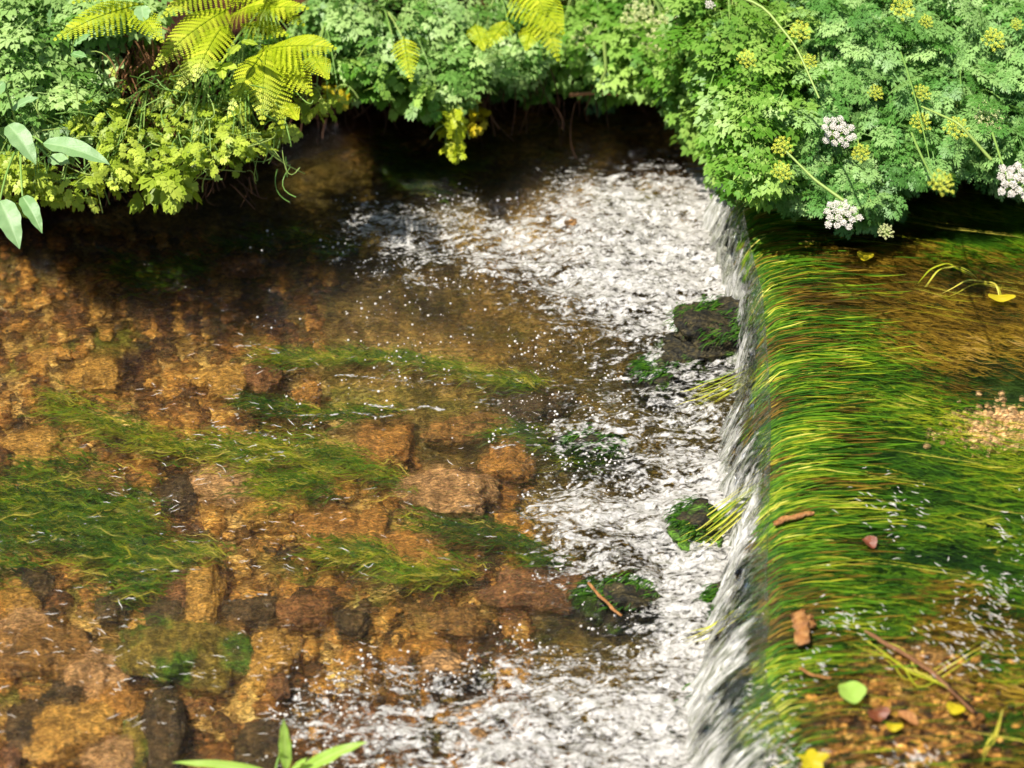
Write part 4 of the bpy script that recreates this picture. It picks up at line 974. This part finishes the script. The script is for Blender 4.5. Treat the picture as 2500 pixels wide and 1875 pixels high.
def bark(pts, rad, lab, name='bark_piece', mat='bark'):
    P = np.array([W(np.array(float(u)), np.array(float(v)), z) for u, v, z in pts]); tt = np.linspace(0, len(P)-1, 16); Q = np.stack([np.interp(tt, range(len(P)), P[:, i]) for i in range(3)], -1)
    k_ = np.arange(16); Q += .0015*np.sin(k_[:, None]*.9+np.array([0, 2, 4]))*[1, 1, .3]; V, F = tube(Q, rad*(1+.1*np.sin(k_*1.3))*np.array([.75]+[1]*14+[.6]), 7); V += (rad*.35*r.normal(0, 1, 7))[None].repeat(16, 0).reshape(-1, 1)*[1, .5, .3]+rad*.16*r.normal(0, 1, V.shape); V[:, 2] = Q[:, 2].mean()+(V[:, 2]-Q[:, 2].mean())*.6
    o = mesh(name, V, F, MAT[mat], None, {'tint': r.uniform(.2, 1, len(V))}, False); tag(o, lab, 'wood', 'bits of wood in the stream'); return o
bark([(1945, 1500, H+.012), (1955, 1535, H+.012), (1958, 1578, H+.008)], .011, 'upright splintered orange bark chip stuck on the weir lip')
bark([(1972, 1505, H+.012), (1985, 1530, H+.012)], .006, 'smaller splinter beside the orange bark chip')
bark([(1890, 1285, .135), (1925, 1262, H+.004), (1985, 1250, H+.006)], .006, 'reddish brown bark strip lying across the weir crest')
bark([(1435, 1425, .03), (1480, 1470, .035), (1515, 1505, .03)], .0022, 'thin straight stick poking out of the mossy froth', 'stick')
bark([(2030, 1655, H+.004), (1990, 1650, H+.004), (1950, 1630, H+.004)], .0022, 'thin dark twig lying left of the lime green leaf', 'stick')
bark([(2380, 1740, H+.0), (2290, 1650, H+.004), (2200, 1590, H+.004), (2110, 1540, H+.004)], .0035, 'long red-brown stalk lying diagonally at lower right', 'stick', 'drystem')
# stony patch above the weir at the bottom right
for (u, v, a, b, m_, lab) in [(2090, 1850, 200, 100, 'pink', 'pale golden stone under the fast water at the bottom right'), (2180, 1740, 280, 160, 'brown', 'wide brown stone under the tan leaf at the bottom right'), (2230, 1630, 260, 90, 'brown', 'brown weed-covered stone behind the lime green leaf'), (2300, 1850, 90, 60, 'pink', 'pale bristly stone at the bottom edge right of the golden stone'), (1990, 1640, 130, 60, 'olive', 'olive stone at the lip left of the lime green leaf')]:
    stone(u, v, a, b, ST[m_], lab, z=H-.026, th=.22, group='stones above the weir')

# dry stems and roots on the bank
def sticks(name, lab, cat, seeds, n, u0, u1, v0, v1, dep, L, mat, down=True, rad=.0018):
    r = np.random.default_rng(seeds); g = Geo()
    for k in range(n):
        a = WD(np.array(r.uniform(u0, u1)), np.array(r.uniform(v0, v1)), np.array(dep+r.uniform(0, .12))); d = np.array([r.normal(0, .5), r.normal(-.2, .3), -1.0 if down else r.normal(0, .5)]); d /= np.linalg.norm(d)
        P = bez(a, a+d*L*.5+r.normal(0, .02, 3), a+d*L*r.uniform(.5, 1.2), 7); V, F = tube(P, rad*r.uniform(.5, 1.3), 4); g.add(V, F, r.random())
    o = g.obj(name, MAT[mat]); tag(o, lab, cat, kind='stuff')
sticks('dry_stems', 'tangle of reddish dry stems on the left bank', 'dry stems', 1, 260, 250, 430, 60, 330, 4.1, .10, 'drystem')
sticks('dry_stems', 'thin green and straw stems over the low herbs', 'dry stems', 2, 260, 60, 720, 180, 420, 4.02, .09, 'stem', False, .0012)
sticks('hanging_roots', 'brown roots hanging under the bank in the centre', 'roots', 3, 90, 700, 1480, 130, 260, 4.5, .13, 'root', True, .0013)
sticks('hanging_roots', 'short roots and dead stalks under the left bank edge', 'roots', 4, 110, 60, 640, 330, 450, 4.14, .07, 'root', True, .0014)
for i, (pts, lab) in enumerate([([(1690, -40, 3.9), (1860, 10, 3.85), (1945, 115, 3.8), (2000, 240, 3.76)], 'long pale stalk branching across the dropwort at the top right'), ([(1475, 100, 4.4), (1480, 170, 4.42), (1460, 215, 4.45)], 'thick yellowish stalk bending above the dark gap'), ([(2060, 490, 3.68), (1990, 440, 3.7), (1920, 370, 3.74)], 'arching stalk carrying the lowest yellow heads'), ([(2420, 390, 3.72), (2340, 300, 3.72), (2250, 260, 3.8)], 'straight stalk crossing the right dropwort'), ([(1390, 232, 4.5), (1460, 226, 4.5), (1510, 232, 4.5)], 'short brown broken branch above the dark gap')]):
    P = np.array([WD(np.array(float(u)), np.array(float(v)), np.array(d)) for u, v, d in pts]); tt = np.linspace(0, len(P)-1, 18); Q = np.stack([np.interp(tt, range(len(P)), P[:, k]) for k in range(3)], -1)
    Q[1:-1] = (Q[:-2]+Q[1:-1]+Q[2:])/3; V, F = tube(Q, np.linspace(.0032, .0018, 18)*(1.4 if i in (1, 4) else 1), 6); o = mesh('stalk', V, F, MAT['drystem' if i == 4 else 'stem'], None, {'tint': np.full(len(V), .8)}); tag(o, lab, 'stalk', 'loose stalks')

# leafy cover on the bank higher up
g = Geo(); r = np.random.default_rng(91)
for k in range(2600):
    xq = r.uniform(-2.6, 3.0); off = .25+1.9*r.random()**1.3; yq = float(bank_y(np.array(xq)))+off; z = float(bank_surface(np.array(xq), np.array(yq)))+r.uniform(.03, .10)
    place(g, TPL['broad'][r.integers(5)], np.array([xq, yq, z]), r.uniform(0, 6.28), r.normal(.0, .3), r.normal(0, .3), r.uniform(.08, .14), np.clip(r.normal(.45, .2), 0, 1))
o = g.obj('bank_greenery', MAT['broad'], False); tag(o, 'green leafy ground cover on the bank above the stream', 'ground cover', kind='stuff')
